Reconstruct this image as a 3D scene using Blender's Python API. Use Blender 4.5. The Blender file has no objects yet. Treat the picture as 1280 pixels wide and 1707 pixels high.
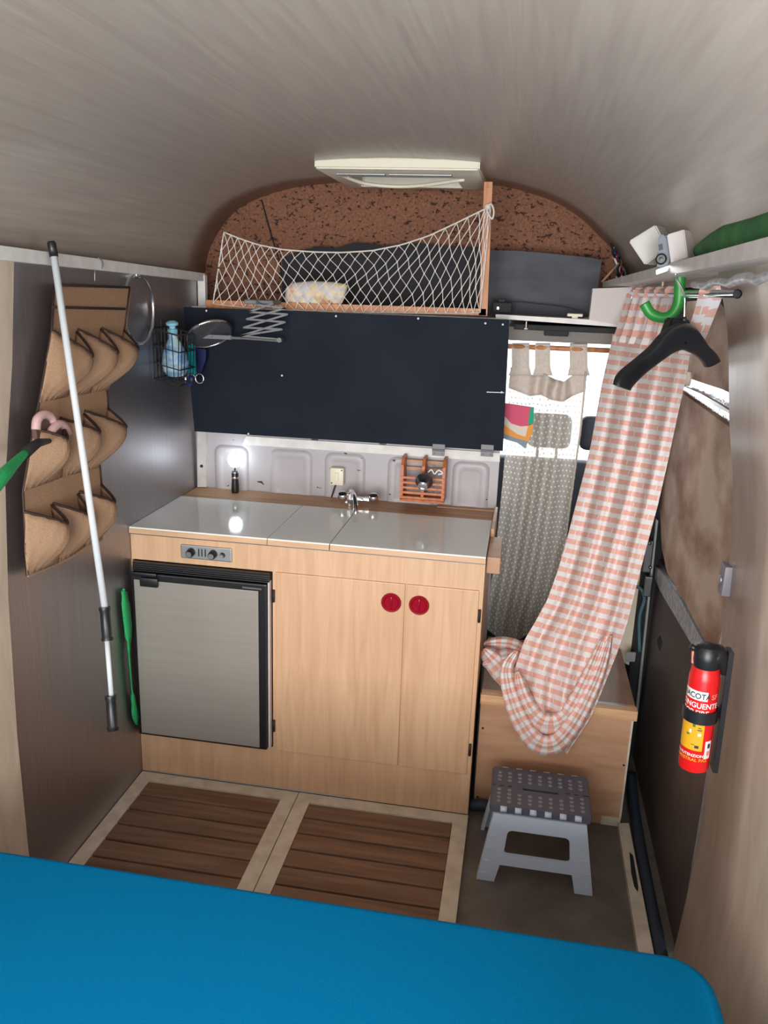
import bpy, bmesh, math, random
from mathutils import Vector, Matrix, Euler
random.seed(4)
S = bpy.context.scene
C = S.collection
PI = math.pi

# ------------------------------------------------------------------ camera
CAM = Vector((1.163, -2.2432, 1.6017)); YAW, PITCH, ROLL, F = 0.1624, 1.2999, 0.035, 1352.99
RM = Matrix.Rotation(YAW, 3, 'Z') @ Matrix.Rotation(PITCH, 3, 'X') @ Matrix.Rotation(ROLL, 3, 'Z')
cd = bpy.data.cameras.new('camera'); cam = bpy.data.objects.new('camera', cd); C.objects.link(cam)
cam.matrix_world = Matrix.Translation(CAM) @ RM.to_4x4()
cd.sensor_fit = 'VERTICAL'; cd.sensor_height = 36; cd.lens = F / 1707 * 36; cd.clip_start = .02
S.camera = cam

def at(px, py, ax, val):
    """world point seen at photo pixel (px,py) lying on the plane ax = val"""
    d = RM @ Vector(((px - 640) / F, -(py - 853.5) / F, -1))
    i = 'xyz'.index(ax); t = (val - CAM[i]) / d[i]
    return CAM + d * t

# ------------------------------------------------------------------ light, world, exposure
S.view_settings.view_transform = 'Standard'; S.view_settings.look = 'None'
S.view_settings.gamma = 1; S.view_settings.exposure = 0.56
w = bpy.data.worlds.new('sky'); S.world = w; w.use_nodes = True
wb = w.node_tree.nodes['Background']; wb.inputs[0].default_value = (.86, .94, 1, 1); wb.inputs[1].default_value = 2.2
def area(name, loc, rot, sx, sy, power, col=(1, 1, 1)):
    l = bpy.data.lights.new(name, 'AREA'); l.shape = 'RECTANGLE'; l.size = sx; l.size_y = sy
    l.energy = power; l.color = col
    o = bpy.data.objects.new(name, l); C.objects.link(o); o.location = loc; o.rotation_euler = rot
    return o
area('rear_door_daylight', (.8, -4.3, 1.05), (R90 := PI / 2, 0, 0), 2.0, 1.7, 88, (1, .965, .93))
area('windscreen_daylight', (1.0, 2.35, 1.35), (-R90 + .2, 0, 0), 1.7, .6, 26, (.9, .96, 1))
area('side_window_daylight', (1.56, -1.75, 1.35), (0, R90 + .25, 0), .3, .7, 6, (.95, .98, 1))

# ------------------------------------------------------------------ materials
def new(name):
    m = bpy.data.materials.new(name); m.use_nodes = True
    nt = m.node_tree; return m, nt, nt.nodes['Principled BSDF']
def rgb(r, g, b):
    f = lambda c: (c / 255 / 12.92) if c / 255 < .04045 else ((c / 255 + .055) / 1.055) ** 2.4
    return (f(r), f(g), f(b), 1)
def flat(name, col, rough=.5, metal=0, **k):
    m, nt, b = new(name); b.inputs['Base Color'].default_value = col
    b.inputs['Roughness'].default_value = rough; b.inputs['Metallic'].default_value = metal
    for q, v in k.items(): b.inputs[q.replace('_', ' ')].default_value = v
    return m
def noisy(name, c1, c2, scale=(4, 4, 4), nscale=3, detail=6, rough=.5, metal=0, bump=0, lo=.35, hi=.65, dist=.0, coord='Object', rvar=0):
    m, nt, b = new(name); N = nt.nodes; L = nt.links
    tc = N.new('ShaderNodeTexCoord'); mp = N.new('ShaderNodeMapping'); mp.inputs['Scale'].default_value = scale
    L.new(tc.outputs[coord], mp.inputs[0])
    n = N.new('ShaderNodeTexNoise'); n.inputs['Scale'].default_value = nscale; n.inputs['Detail'].default_value = detail
    n.inputs['Distortion'].default_value = dist
    L.new(mp.outputs[0], n.inputs[0])
    r = N.new('ShaderNodeValToRGB'); r.color_ramp.elements[0].position = lo; r.color_ramp.elements[1].position = hi
    r.color_ramp.elements[0].color = c1; r.color_ramp.elements[1].color = c2
    L.new(n.outputs[0], r.inputs[0]); L.new(r.outputs[0], b.inputs['Base Color'])
    b.inputs['Roughness'].default_value = rough; b.inputs['Metallic'].default_value = metal
    if rvar:
        mr = N.new('ShaderNodeMapRange'); mr.inputs['To Min'].default_value = rough - rvar; mr.inputs['To Max'].default_value = rough + rvar
        L.new(n.outputs[0], mr.inputs[0]); L.new(mr.outputs[0], b.inputs['Roughness'])
    if bump:
        bp = N.new('ShaderNodeBump'); bp.inputs['Strength'].default_value = bump; bp.inputs['Distance'].default_value = .004
        L.new(n.outputs[0], bp.inputs['Height']); L.new(bp.outputs[0], b.inputs['Normal'])
    return m
M = {}
M['laminate'] = noisy('grey_oak_laminate', rgb(164, 152, 142), rgb(180, 169, 158), (26, 1.0, 26), 3, 9, .36, lo=.3, hi=.72, dist=.5)
M['sidelam'] = noisy('side_laminate', rgb(188, 170, 152), rgb(208, 192, 174), (8, 8, 2), 3, 8, .32, lo=.3, hi=.7, dist=.5)
M['beech'] = noisy('beech_laminate', rgb(206, 164, 128), rgb(224, 185, 149), (14, 14, 1.0), 3, 9, .38, lo=.3, hi=.7, dist=.9)
M['beechedge'] = noisy('beech_edge', rgb(205, 165, 128), rgb(222, 184, 148), (2, 20, 20), 3, 4, .45)
M['pine'] = noisy('pine_strip', rgb(196, 150, 108), rgb(222, 180, 136), (1.5, 18, 18), 3, 6, .5)
M['ledge'] = noisy('ledge_wood', rgb(168, 124, 88), rgb(192, 150, 110), (1.5, 20, 20), 3, 6, .5)
M['ply'] = noisy('plywood_warm', rgb(178, 134, 104), rgb(208, 166, 134), (2, 6, 10), 2, 6, .5, lo=.3, hi=.75, dist=.6)
M['plydark'] = noisy('plywood_worn_top', rgb(112, 78, 54), rgb(150, 110, 80), (6, 2, 6), 2, 6, .42, lo=.3, hi=.75, dist=.6)
M['slat'] = noisy('oiled_teak', rgb(94, 68, 54), rgb(146, 112, 90), (1.2, 14, 8), 2.5, 8, .6, lo=.25, hi=.75, dist=.8, bump=.15)
M['frame'] = noisy('worn_grate_frame', rgb(196, 182, 162), rgb(218, 206, 188), (5, 5, 5), 4, 8, .5, lo=.3, hi=.6)
M['steel'] = noisy('brushed_steel', rgb(164, 160, 164), rgb(174, 170, 173), (40, 40, .7), 3, 5, .42, .95, lo=.3, hi=.7, rvar=.03)
M['cork'] = None
M['vinyl'] = noisy('grey_vinyl', rgb(92, 86, 80), rgb(122, 114, 104), (5, 5, 5), 2, 10, .55, lo=.3, hi=.75)
M['white'] = flat('white_laminate', rgb(240, 241, 236), .09, Specular_IOR_Level=.14)
M['wpaint'] = noisy('white_paint', rgb(214, 210, 206), rgb(228, 226, 222), (8, 8, 8), 3, 6, .45)
M['rail'] = noisy('rail_paint', rgb(196, 190, 186), rgb(212, 208, 204), (6, 6, 6), 3, 6, .4)
M['chrome'] = flat('chrome', (.8, .8, .82, 1), .12, 1)
M['alu'] = flat('aluminium', (.36, .37, .38, 1), .45, .8)
M['armsteel'] = flat('dull_arm_steel', (.20, .20, .21, 1), .6, .5)
M['dsteel'] = flat('dark_steel', (.16, .16, .17, 1), .4, 1)
M['black'] = flat('black_plastic', (.012, .013, .016, 1), .35)
M['blackmat'] = flat('matt_black', (.012, .012, .014, 1), .7)
M['blackwire'] = flat('black_wire', (.015, .015, .015, 1), .4)
M['fridge'] = noisy('fridge_sheet', rgb(166, 160, 152), rgb(170, 164, 156), (1, 1, 20), 3, 4, .42, .35)
M['board'] = noisy('blackboard_paint', rgb(16, 22, 34), rgb(22, 31, 44), (2, 2, 2), 2, 8, .7)
M['board'].node_tree.nodes['Principled BSDF'].inputs['Specular IOR Level'].default_value = .2
M['redpl'] = flat('red_plastic', (.32, .006, .02, 1), .16)
M['redpaint'] = flat('red_enamel', (.72, .012, .014, 1), .25)
M['yellow'] = flat('yellow_label', (.82, .42, .02, 1), .35)
M['wlabel'] = flat('white_print', (.85, .85, .83, 1), .4)
M['kprint'] = flat('black_print', (.02, .04, .05, 1), .4)
M['dprint'] = flat('green_print', (.04, .2, .06, 1), .4)
M['pprint'] = flat('pale_red_print', (.85, .25, .18, 1), .4)
M['bed'] = noisy('turquoise_cotton', rgb(0, 128, 190), rgb(0, 138, 200), (60, 60, 60), 8, 4, 1.0, bump=.15)
M['bed'].node_tree.nodes['Principled BSDF'].inputs['Specular IOR Level'].default_value = .08
M['basew'] = flat('bed_base_wood', rgb(120, 100, 82), .6)
M['orgfab'] = noisy('tan_canvas', rgb(152, 120, 94), rgb(172, 138, 108), (60, 60, 60), 6, 4, .8, bump=.15)
M['brown'] = flat('dark_brown_binding', rgb(52, 34, 30), .6)
M['net'] = flat('white_cord', rgb(216, 208, 200), .8)
M['spice'] = noisy('orange_pine', rgb(176, 92, 44), rgb(204, 116, 62), (20, 20, 4), 3, 6, .4)
M['postw'] = noisy('orange_post_wood', rgb(176, 112, 70), rgb(204, 142, 98), (20, 20, 2), 3, 6, .5)
M['ivory'] = flat('ivory_plastic', rgb(226, 218, 196), .4)
M['vent'] = flat('cream_vent_plastic', rgb(222, 216, 196), .35)
M['green'] = flat('green_plastic', rgb(44, 140, 58), .35)
M['greenfab'] = noisy('green_webbing', rgb(26, 150, 84), rgb(40, 172, 100), (50, 50, 50), 5, 3, .7)
M['greenbag'] = noisy('green_bag', rgb(50, 104, 62), rgb(66, 126, 76), (8, 8, 8), 3, 3, .8)
M['teal'] = flat('teal_plastic', rgb(10, 158, 164), .35)
M['navy'] = flat('navy_plastic', rgb(20, 40, 110), .35)
M['darknavy'] = flat('dark_navy_plastic', rgb(18, 24, 74), .4)
M['bluecloudy'] = noisy('pale_blue_bottle', rgb(110, 156, 206), rgb(184, 216, 222), (9, 9, 14), 2, 3, .25, lo=.4, hi=.6)
M['stooltop'] = flat('charcoal_stool_plastic', rgb(92, 92, 104), .5)
M['stooldot'] = flat('grey_rubber_dots', rgb(140, 136, 140), .7)
M['stoolleg'] = flat('silver_stool_plastic', rgb(206, 220, 240), .42, .0)
M['mirror'] = flat('mirror_glass', (.16, .17, .18, 1), .25, .6)
M['foam'] = flat('black_foam', rgb(34, 34, 40), .8)
M['slate'] = noisy('scuffed_slate_sheet', rgb(44, 48, 56), rgb(70, 74, 82), (3, 3, 8), 3, 8, .6, lo=.35, hi=.8)
M['greytrim'] = flat('grey_cab_trim', rgb(128, 122, 116), .7)
M['seat'] = flat('charcoal_seat_fabric', rgb(62, 66, 74), .85)
M['doorpanel'] = noisy('dark_brown_door_panel', rgb(72, 62, 60), rgb(86, 76, 72), (4, 4, 4), 3, 8, .38)
M['rubber'] = flat('dark_rubber', rgb(40, 52, 66), .6)
M['foil'] = noisy('crumpled_foil', (.75, .76, .78, 1), (.95, .96, .98, 1), (20, 20, 20), 4, 4, .25, .7, bump=1)
M['tape'] = noisy('silver_tape', rgb(172, 174, 176), rgb(214, 216, 218), (20, 20, 20), 3, 4, .35, .4, bump=.6)
M['purple'] = flat('pink_sandal_rubber', rgb(206, 168, 164), .5)
M['sole'] = flat('brown_sandal_sole', rgb(98, 74, 66), .6)
M['pole'] = flat('white_pole_lacquer', rgb(214, 220, 224), .3)
M['hose'] = flat('petrol_blue_hose', rgb(70, 110, 124), .5)
M['clear'] = flat('clear_box_plastic', rgb(186, 184, 176), .25)
M['camgrey'] = flat('blue_grey_plastic', rgb(112, 120, 130), .35)
M['card'] = flat('pale_card_box', rgb(206, 196, 194), .6)
M['greyplug'] = flat('grey_plug_plastic', rgb(116, 112, 120), .45)
M['bagpink'] = flat('pink_cloth', rgb(206, 84, 112), .8); M['bagwhite'] = flat('cream_cloth', rgb(214, 204, 192), .8)
M['bagorange'] = flat('orange_cloth', rgb(226, 152, 70), .8); M['baggreen'] = flat('green_cloth', rgb(20, 160, 126), .8); M['baggrey'] = flat('grey_blue_cloth', rgb(128, 144, 156), .8)
M['dark'] = flat('dark_void_trim', (.01, .011, .013, 1), .7)
M['outdoor'] = flat('pale_outdoor_ground', (.7, .7, .66, 1), .9)
# bulb
m, nt, b = new('lit_bulb'); b.inputs['Emission Color'].default_value = (.8, .93, 1, 1); b.inputs['Emission Strength'].default_value = 7; M['bulb'] = m
# cork: brown, dark pits and pale flecks
m, nt, b = new('cork'); N = nt.nodes; L = nt.links
tc = N.new('ShaderNodeTexCoord')
mp = N.new('ShaderNodeMapping'); mp.inputs['Scale'].default_value = (1, 1, 1.5); L.new(tc.outputs['Object'], mp.inputs[0])
n1 = N.new('ShaderNodeTexNoise'); n1.inputs['Scale'].default_value = 62; n1.inputs['Detail'].default_value = 2.5; n1.inputs['Roughness'].default_value = .5; L.new(mp.outputs[0], n1.inputs[0])
r1 = N.new('ShaderNodeValToRGB'); r1.color_ramp.elements[0].position = .60; r1.color_ramp.elements[1].position = .635; L.new(n1.outputs[0], r1.inputs[0])
n2 = N.new('ShaderNodeTexNoise'); n2.inputs['Scale'].default_value = 110; n2.inputs['Detail'].default_value = 5; L.new(tc.outputs['Object'], n2.inputs[0])
r2 = N.new('ShaderNodeValToRGB'); r2.color_ramp.elements[0].position = .3; r2.color_ramp.elements[0].color = rgb(104, 68, 50); r2.color_ramp.elements[1].position = .7; r2.color_ramp.elements[1].color = rgb(144, 98, 74); L.new(n2.outputs[0], r2.inputs[0])
mx = N.new('ShaderNodeMixRGB'); mx.inputs[2].default_value = rgb(56, 32, 24); L.new(r1.outputs[0], mx.inputs[0]); L.new(r2.outputs[0], mx.inputs[1])
L.new(mx.outputs[0], b.inputs['Base Color']); b.inputs['Roughness'].default_value = .85; M['cork'] = m
# bulkhead paint with chips
m, nt, b = new('chipped_grey_paint'); N = nt.nodes; L = nt.links
tc = N.new('ShaderNodeTexCoord'); mp = N.new('ShaderNodeMapping'); mp.inputs['Scale'].default_value = (1, 1, 2.4); L.new(tc.outputs['Object'], mp.inputs[0])
n = N.new('ShaderNodeTexNoise'); n.inputs['Scale'].default_value = 17; n.inputs['Detail'].default_value = 5; L.new(mp.outputs[0], n.inputs[0])
r = N.new('ShaderNodeValToRGB'); r.color_ramp.interpolation = 'CONSTANT'; r.color_ramp.elements[0].color = rgb(176, 171, 175)
r.color_ramp.elements[1].position = .675; r.color_ramp.elements[1].color = rgb(40, 32, 30)
L.new(n.outputs[0], r.inputs[0]); L.new(r.outputs[0], b.inputs['Base Color']); b.inputs['Roughness'].default_value = .42; M['bulk'] = m
# suede-like fur lining: brown with pale rubbed wisps
m, nt, b = new('rubbed_brown_fleece'); N = nt.nodes; L = nt.links
tc = N.new('ShaderNodeTexCoord'); mp = N.new('ShaderNodeMapping'); mp.inputs['Scale'].default_value = (1, .45, .8); L.new(tc.outputs['Object'], mp.inputs[0])
n = N.new('ShaderNodeTexNoise'); n.inputs['Scale'].default_value = 9; n.inputs['Detail'].default_value = 2.5; n.inputs['Distortion'].default_value = .15; L.new(mp.outputs[0], n.inputs[0])
n2 = N.new('ShaderNodeTexNoise'); n2.inputs['Scale'].default_value = 160; n2.inputs['Detail'].default_value = 4; L.new(tc.outputs['Object'], n2.inputs[0])
r = N.new('ShaderNodeValToRGB'); e = r.color_ramp.elements; e[0].position = .34; e[0].color = rgb(134, 98, 76); e[1].position = .60; e[1].color = rgb(184, 162, 142)
mm = N.new('ShaderNodeMixRGB'); mm.blend_type = 'LINEAR_LIGHT'; mm.inputs[0].default_value = .10
L.new(n.outputs[0], mm.inputs[1]); L.new(n2.outputs[0], mm.inputs[2]); L.new(mm.outputs[0], r.inputs[0])
L.new(r.outputs[0], b.inputs['Base Color']); b.inputs['Roughness'].default_value = .95
bp = N.new('ShaderNodeBump'); bp.inputs['Strength'].default_value = .5; bp.inputs['Distance'].default_value = .004; L.new(n2.outputs[0], bp.inputs['Height']); L.new(bp.outputs[0], b.inputs['Normal'])
M['fur'] = m
# woven peach dashes on white (UV in metres)
def math_node(nt, op, a=None, b=None, c=None):
    n = nt.nodes.new('ShaderNodeMath'); n.operation = op
    for i, x in enumerate((a, b, c)):
        if x is None: continue
        if isinstance(x, (int, float)): n.inputs[i].default_value = x
        else: nt.links.new(x, n.inputs[i])
    return n.outputs[0]
def striped(name, pitch_v, pitch_u, cA, cB, frac=.5, gap=.12, trans=.25):
    m, nt, b = new(name); N = nt.nodes; L = nt.links
    uv = N.new('ShaderNodeTexCoord'); sp = N.new('ShaderNodeSeparateXYZ'); L.new(uv.outputs['UV'], sp.inputs[0])
    nz = N.new('ShaderNodeTexNoise'); nz.inputs['Scale'].default_value = 60; L.new(uv.outputs['UV'], nz.inputs[0])
    jit = math_node(nt, 'MULTIPLY', nz.outputs[0], .006)
    vv = math_node(nt, 'DIVIDE', math_node(nt, 'ADD', sp.outputs[1], jit), pitch_v)
    fv = math_node(nt, 'FRACT', vv); row = math_node(nt, 'FLOOR', vv)
    uu = math_node(nt, 'ADD', math_node(nt, 'DIVIDE', math_node(nt, 'ADD', sp.outputs[0], jit), pitch_u), math_node(nt, 'MULTIPLY', row, .31))
    fu = math_node(nt, 'FRACT', uu)
    a = math_node(nt, 'LESS_THAN', fv, frac); g = math_node(nt, 'GREATER_THAN', fu, gap)
    mask = math_node(nt, 'MULTIPLY', a, g)
    mx = N.new('ShaderNodeMixRGB'); mx.inputs[1].default_value = cB; mx.inputs[2].default_value = cA; L.new(mask, mx.inputs[0])
    L.new(mx.outputs[0], b.inputs['Base Color']); b.inputs['Roughness'].default_value = .9
    tr = N.new('ShaderNodeBsdfTranslucent'); L.new(mx.outputs[0], tr.inputs[0])
    ms = N.new('ShaderNodeMixShader'); ms.inputs[0].default_value = trans
    L.new(b.outputs[0], ms.inputs[1]); L.new(tr.outputs[0], ms.inputs[2]); L.new(ms.outputs[0], N['Material Output'].inputs[0])
    return m
M['stripe'] = striped('peach_dash_weave', .028, .066, rgb(240, 186, 170), rgb(240, 233, 232), .5, .07)
# thin beige voile with small dots
m, nt, b = new('dotted_voile'); N = nt.nodes; L = nt.links
uv = N.new('ShaderNodeTexCoord'); sp = N.new('ShaderNodeSeparateXYZ'); L.new(uv.outputs['UV'], sp.inputs[0])
vv = math_node(nt, 'DIVIDE', sp.outputs[1], .019); row = math_node(nt, 'FLOOR', vv)
fv = math_node(nt, 'SUBTRACT', math_node(nt, 'FRACT', vv), .5)
uu = math_node(nt, 'ADD', math_node(nt, 'DIVIDE', sp.outputs[0], .019), math_node(nt, 'MULTIPLY', row, .5))
fu = math_node(nt, 'SUBTRACT', math_node(nt, 'FRACT', uu), .5)
d2 = math_node(nt, 'ADD', math_node(nt, 'MULTIPLY', fu, fu), math_node(nt, 'MULTIPLY', fv, fv))
dot = math_node(nt, 'LESS_THAN', d2, .034)
mx = N.new('ShaderNodeMixRGB'); mx.inputs[1].default_value = rgb(196, 188, 178); mx.inputs[2].default_value = rgb(228, 222, 214); L.new(dot, mx.inputs[0])
L.new(mx.outputs[0], b.inputs['Base Color']); b.inputs['Roughness'].default_value = .9
tr = N.new('ShaderNodeBsdfTranslucent'); L.new(mx.outputs[0], tr.inputs[0])
tp = N.new('ShaderNodeBsdfTransparent'); tp.inputs[0].default_value = (1, .97, .9, 1)
ms = N.new('ShaderNodeMixShader'); ms.inputs[0].default_value = .35; L.new(b.outputs[0], ms.inputs[1]); L.new(tr.outputs[0], ms.inputs[2])
ms2 = N.new('ShaderNodeMixShader'); op = math_node(nt, 'SUBTRACT', .32, math_node(nt, 'MULTIPLY', dot, .29)); L.new(op, ms2.inputs[0])
L.new(ms.outputs[0], ms2.inputs[1]); L.new(tp.outputs[0], ms2.inputs[2]); L.new(ms2.outputs[0], N['Material Output'].inputs[0]); M['voile'] = m
M['voilehem'] = noisy('beige_cotton_hem', rgb(196, 184, 172), rgb(208, 196, 184), (30, 30, 30), 4, 4, .9)
# pane
m, nt, b = new('clear_window_glass'); N = nt.nodes; L = nt.links
tp = N.new('ShaderNodeBsdfTransparent'); gl = N.new('ShaderNodeBsdfGlossy'); gl.inputs['Roughness'].default_value = .02
fr = N.new('ShaderNodeFresnel'); ms = N.new('ShaderNodeMixShader'); L.new(fr.outputs[0], ms.inputs[0]); L.new(tp.outputs[0], ms.inputs[1]); L.new(gl.outputs[0], ms.inputs[2])
L.new(ms.outputs[0], N['Material Output'].inputs[0]); M['glass'] = m
# pouch print: generic soft blotches
m, nt, b = new('pastel_printed_cloth'); N = nt.nodes; L = nt.links
tc = N.new('ShaderNodeTexCoord'); n = N.new('ShaderNodeTexNoise'); n.inputs['Scale'].default_value = 14; n.inputs['Detail'].default_value = 2; L.new(tc.outputs['Object'], n.inputs[0])
r = N.new('ShaderNodeValToRGB'); r.color_ramp.elements[0].position = .34; r.color_ramp.elements[0].color = rgb(186, 140, 104)
r.color_ramp.elements[1].position = .66; r.color_ramp.elements[1].color = rgb(222, 160, 146)
for p, c in ((.44, rgb(236, 214, 170)), (.52, rgb(206, 206, 214)), (.58, rgb(240, 224, 192))):
    q = r.color_ramp.elements.new(p); q.color = c
L.new(n.outputs[0], r.inputs[0]); L.new(r.outputs[0], b.inputs['Base Color']); b.inputs['Roughness'].default_value = .8; M['print'] = m

# ------------------------------------------------------------------ mesh helpers
def obj(name, bm, mats, parent=None, smooth=False):
    me = bpy.data.meshes.new(name); bmesh.ops.recalc_face_normals(bm, faces=bm.faces) if not smooth == 'keep' else None
    bm.to_mesh(me); bm.free()
    for mm_ in (mats if isinstance(mats, (list, tuple)) else [mats]): me.materials.append(M[mm_] if isinstance(mm_, str) else mm_)
    if smooth:
        for p in me.polygons: p.use_smooth = True
        if smooth == 'auto':
            try: me.set_sharp_from_angle(angle=.6)
            except Exception: pass
    o = bpy.data.objects.new(name, me); C.objects.link(o)
    if parent is not None:
        o.parent = parent
        o.matrix_parent_inverse = Matrix.Translation(-parent.location) if parent.type == 'EMPTY' else parent.matrix_parent_inverse.copy() @ Matrix() if False else Matrix()
        if parent.type == 'EMPTY': o.matrix_parent_inverse = parent.matrix_basis.inverted()
    return o
def tag(o, label, cat, group=None):
    o['label'] = label; o['category'] = cat
    if group: o['group'] = group
    return o
def thing(name, label, cat, loc=(0, 0, 0), group=None):
    o = bpy.data.objects.new(name, None); C.objects.link(o); o.location = loc; o.empty_display_size = .05
    return tag(o, label, cat, group)
def struct(o): o['kind'] = 'structure'; return o
def B(): return bmesh.new()
def box(bm, lo, hi, bev=0, rot=None, seg=2):
    lo = Vector(lo); hi = Vector(hi); t = bmesh.new(); bmesh.ops.create_cube(t, size=1)
    for v_ in t.verts: v_.co = Vector((v_.co.x * (hi.x - lo.x), v_.co.y * (hi.y - lo.y), v_.co.z * (hi.z - lo.z)))
    if bev: bmesh.ops.bevel(t, geom=t.edges[:], offset=bev, segments=seg, profile=.6, affect='EDGES')
    mt = Matrix.Translation((lo + hi) / 2)
    if rot is not None: mt = mt @ rot.to_4x4()
    return merge(bm, t, mt)
def merge(bm, t, mt=None, mi=0):
    if mt is not None: bmesh.ops.transform(t, matrix=mt, verts=t.verts)
    mp_ = {v_: bm.verts.new(v_.co) for v_ in t.verts}
    for f_ in t.faces:
        try:
            nf = bm.faces.new([mp_[v_] for v_ in f_.verts]); nf.material_index = mi
        except ValueError: pass
    t.free(); return bm
def tube(bm, pts, r=.005, n=8, closed=False, cap=True, mi=0):
    pts = [Vector(p) for p in pts]; k = len(pts)
    rs = r if isinstance(r, (list, tuple)) else [r] * k
    rings = []; prev = None
    for i, p in enumerate(pts):
        a = pts[(i - 1) % k] if (closed or i > 0) else p; b_ = pts[(i + 1) % k] if (closed or i < k - 1) else p
        t = (b_ - a).normalized()
        if prev is None:
            u = t.orthogonal().normalized()
        else:
            u = prev - t * prev.dot(t)
            u = u.normalized() if u.length > 1e-6 else t.orthogonal().normalized()
        prev = u; w_ = t.cross(u)
        rings.append([bm.verts.new(p + (u * math.cos(2 * PI * j / n) + w_ * math.sin(2 * PI * j / n)) * rs[i]) for j in range(n)])
    for i in range(k if closed else k - 1):
        A, D = rings[i], rings[(i + 1) % k]
        for j in range(n):
            try: bm.faces.new((A[j], A[(j + 1) % n], D[(j + 1) % n], D[j])).material_index = mi
            except ValueError: pass
    if cap and not closed:
        bm.faces.new(rings[0][::-1]).material_index = mi; bm.faces.new(rings[-1]).material_index = mi
    return bm
def lathe(bm, prof, mt=None, n=28, mi=0):
    t = bmesh.new(); rings = []
    for r_, z_ in prof:
        rings.append([t.verts.new((r_ * math.cos(2 * PI * j / n), r_ * math.sin(2 * PI * j / n), z_)) for j in range(n)] if r_ > 1e-5 else [t.verts.new((0, 0, z_))])
    for A, D in zip(rings, rings[1:]):
        for j in range(n):
            q = [A[j % len(A)], A[(j + 1) % len(A)], D[(j + 1) % len(D)], D[j % len(D)]]
            q = list(dict.fromkeys(q))
            if len(q) > 2: t.faces.new(q)
    if len(rings[0]) > 1: t.faces.new(rings[0][::-1])
    if len(rings[-1]) > 1: t.faces.new(rings[-1])
    return merge(bm, t, mt, mi)
def smoothpts(P, sub=6, closed=False):
    P = [Vector(p) for p in P]; out = []; n = len(P)
    for i in range(n if closed else n - 1):
        p0 = P[(i - 1) % n] if closed or i > 0 else P[0]; p1 = P[i]; p2 = P[(i + 1) % n]; p3 = P[(i + 2) % n] if closed or i < n - 2 else P[-1]
        for s in range(sub):
            t = s / sub
            out.append(.5 * ((2 * p1) + (-p0 + p2) * t + (2 * p0 - 5 * p1 + 4 * p2 - p3) * t * t + (-p0 + 3 * p1 - 3 * p2 + p3) * t ** 3))
    if not closed: out.append(P[-1])
    return out
def prism(bm, pts, off, mi=0):
    """solid slab: polygon pts pushed along vector off"""
    off = Vector(off); a = [bm.verts.new(Vector(p)) for p in pts]; b_ = [bm.verts.new(Vector(p) + off) for p in pts]; n = len(a)
    bm.faces.new(a).material_index = mi; bm.faces.new(b_[::-1]).material_index = mi
    for i in range(n): bm.faces.new((a[i], b_[i], b_[(i + 1) % n], a[(i + 1) % n])).material_index = mi
    return bm
def pxpoly(P, ax, val):
    o_ = [at(x, y, ax, val) for x, y in P]
    if ax == 'x' and val > 1.63:
        for p in o_: p.y = max(p.y, -.444)
    return o_
def grid(bm, rows, uvs=None, mi=0):
    g = [[bm.verts.new(p) for p in r_] for r_ in rows]
    lay = bm.loops.layers.uv.verify()
    for i in range(len(g) - 1):
        for j in range(len(g[0]) - 1):
            f_ = bm.faces.new((g[i][j], g[i][j + 1], g[i + 1][j + 1], g[i + 1][j])); f_.material_index = mi
            if uvs:
                for lp, (a, c) in zip(f_.loops, ((i, j), (i, j + 1), (i + 1, j + 1), (i + 1, j))): lp[lay].uv = uvs[a][c]
    return bm
def interp(P, t):
    """polyline P of tuples at param 0..1 (by index)"""
    k = t * (len(P) - 1); i = min(int(k), len(P) - 2); f_ = k - i
    return tuple(a + (b_ - a) * f_ for a, b_ in zip(P[i], P[i + 1]))
def interpy(P, y):
    for a, b_ in zip(P, P[1:]):
        if a[1] <= y <= b_[1]:
            return a[0] + (b_[0] - a[0]) * (y - a[1]) / max(1e-6, b_[1] - a[1])
    return P[-1][0] if y > P[-1][1] else P[0][0]
def align(z, origin=(0, 0, 0), up=(0, 0, 1)):
    z = Vector(z).normalized(); x = Vector(up).cross(z)
    x = x.normalized() if x.length > 1e-5 else z.orthogonal().normalized(); y = z.cross(x)
    return Matrix.Translation(Vector(origin)) @ Matrix((x, y, z)).transposed().to_4x4()
def solid(o, th, off=0):
    md = o.modifiers.new('thickness', 'SOLIDIFY'); md.thickness = th; md.offset = off; return o

# ================================================================== SETTING
b_ = B(); box(b_, (-.06, -3.2, -.05), (1.75, 2.2, -.02)); struct(obj('floor', b_, 'vinyl'))
# ceiling vault: arch lofted along the van
ARC = [(-.060, 1.60), (-.054, 1.628), (-.045, 1.683), (-.028, 1.726), (.021, 1.802), (.087, 1.862), (.179, 1.904), (.293, 1.935), (.404, 1.949), (.623, 1.965), (.80, 1.966), (.963, 1.958), (1.067, 1.946), (1.172, 1.92), (1.256, 1.887), (1.332, 1.84), (1.387, 1.792), (1.432, 1.753), (1.467, 1.705), (1.491, 1.675), (1.50, 1.62)]
sp_ = smoothpts([(x, 0, z) for x, z in ARC], 3); rows = []
for y in [.80, .6, .3, 0, -.5, -1, -1.6, -2.2, -3.2]:
    k = (.8 - y) / 4.0
    rows.append([Vector((p.x + (p.x + .054) / 1.545 * .13 * k * 1.6, y, p.z + (.02 * k if p.z < 1.8 else 0))) for p in sp_])
b_ = B(); grid(b_, rows); o = struct(obj('ceiling', b_, 'laminate', smooth=True)); solid(o, .02, 1)
for p in o.data.polygons: pass
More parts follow.
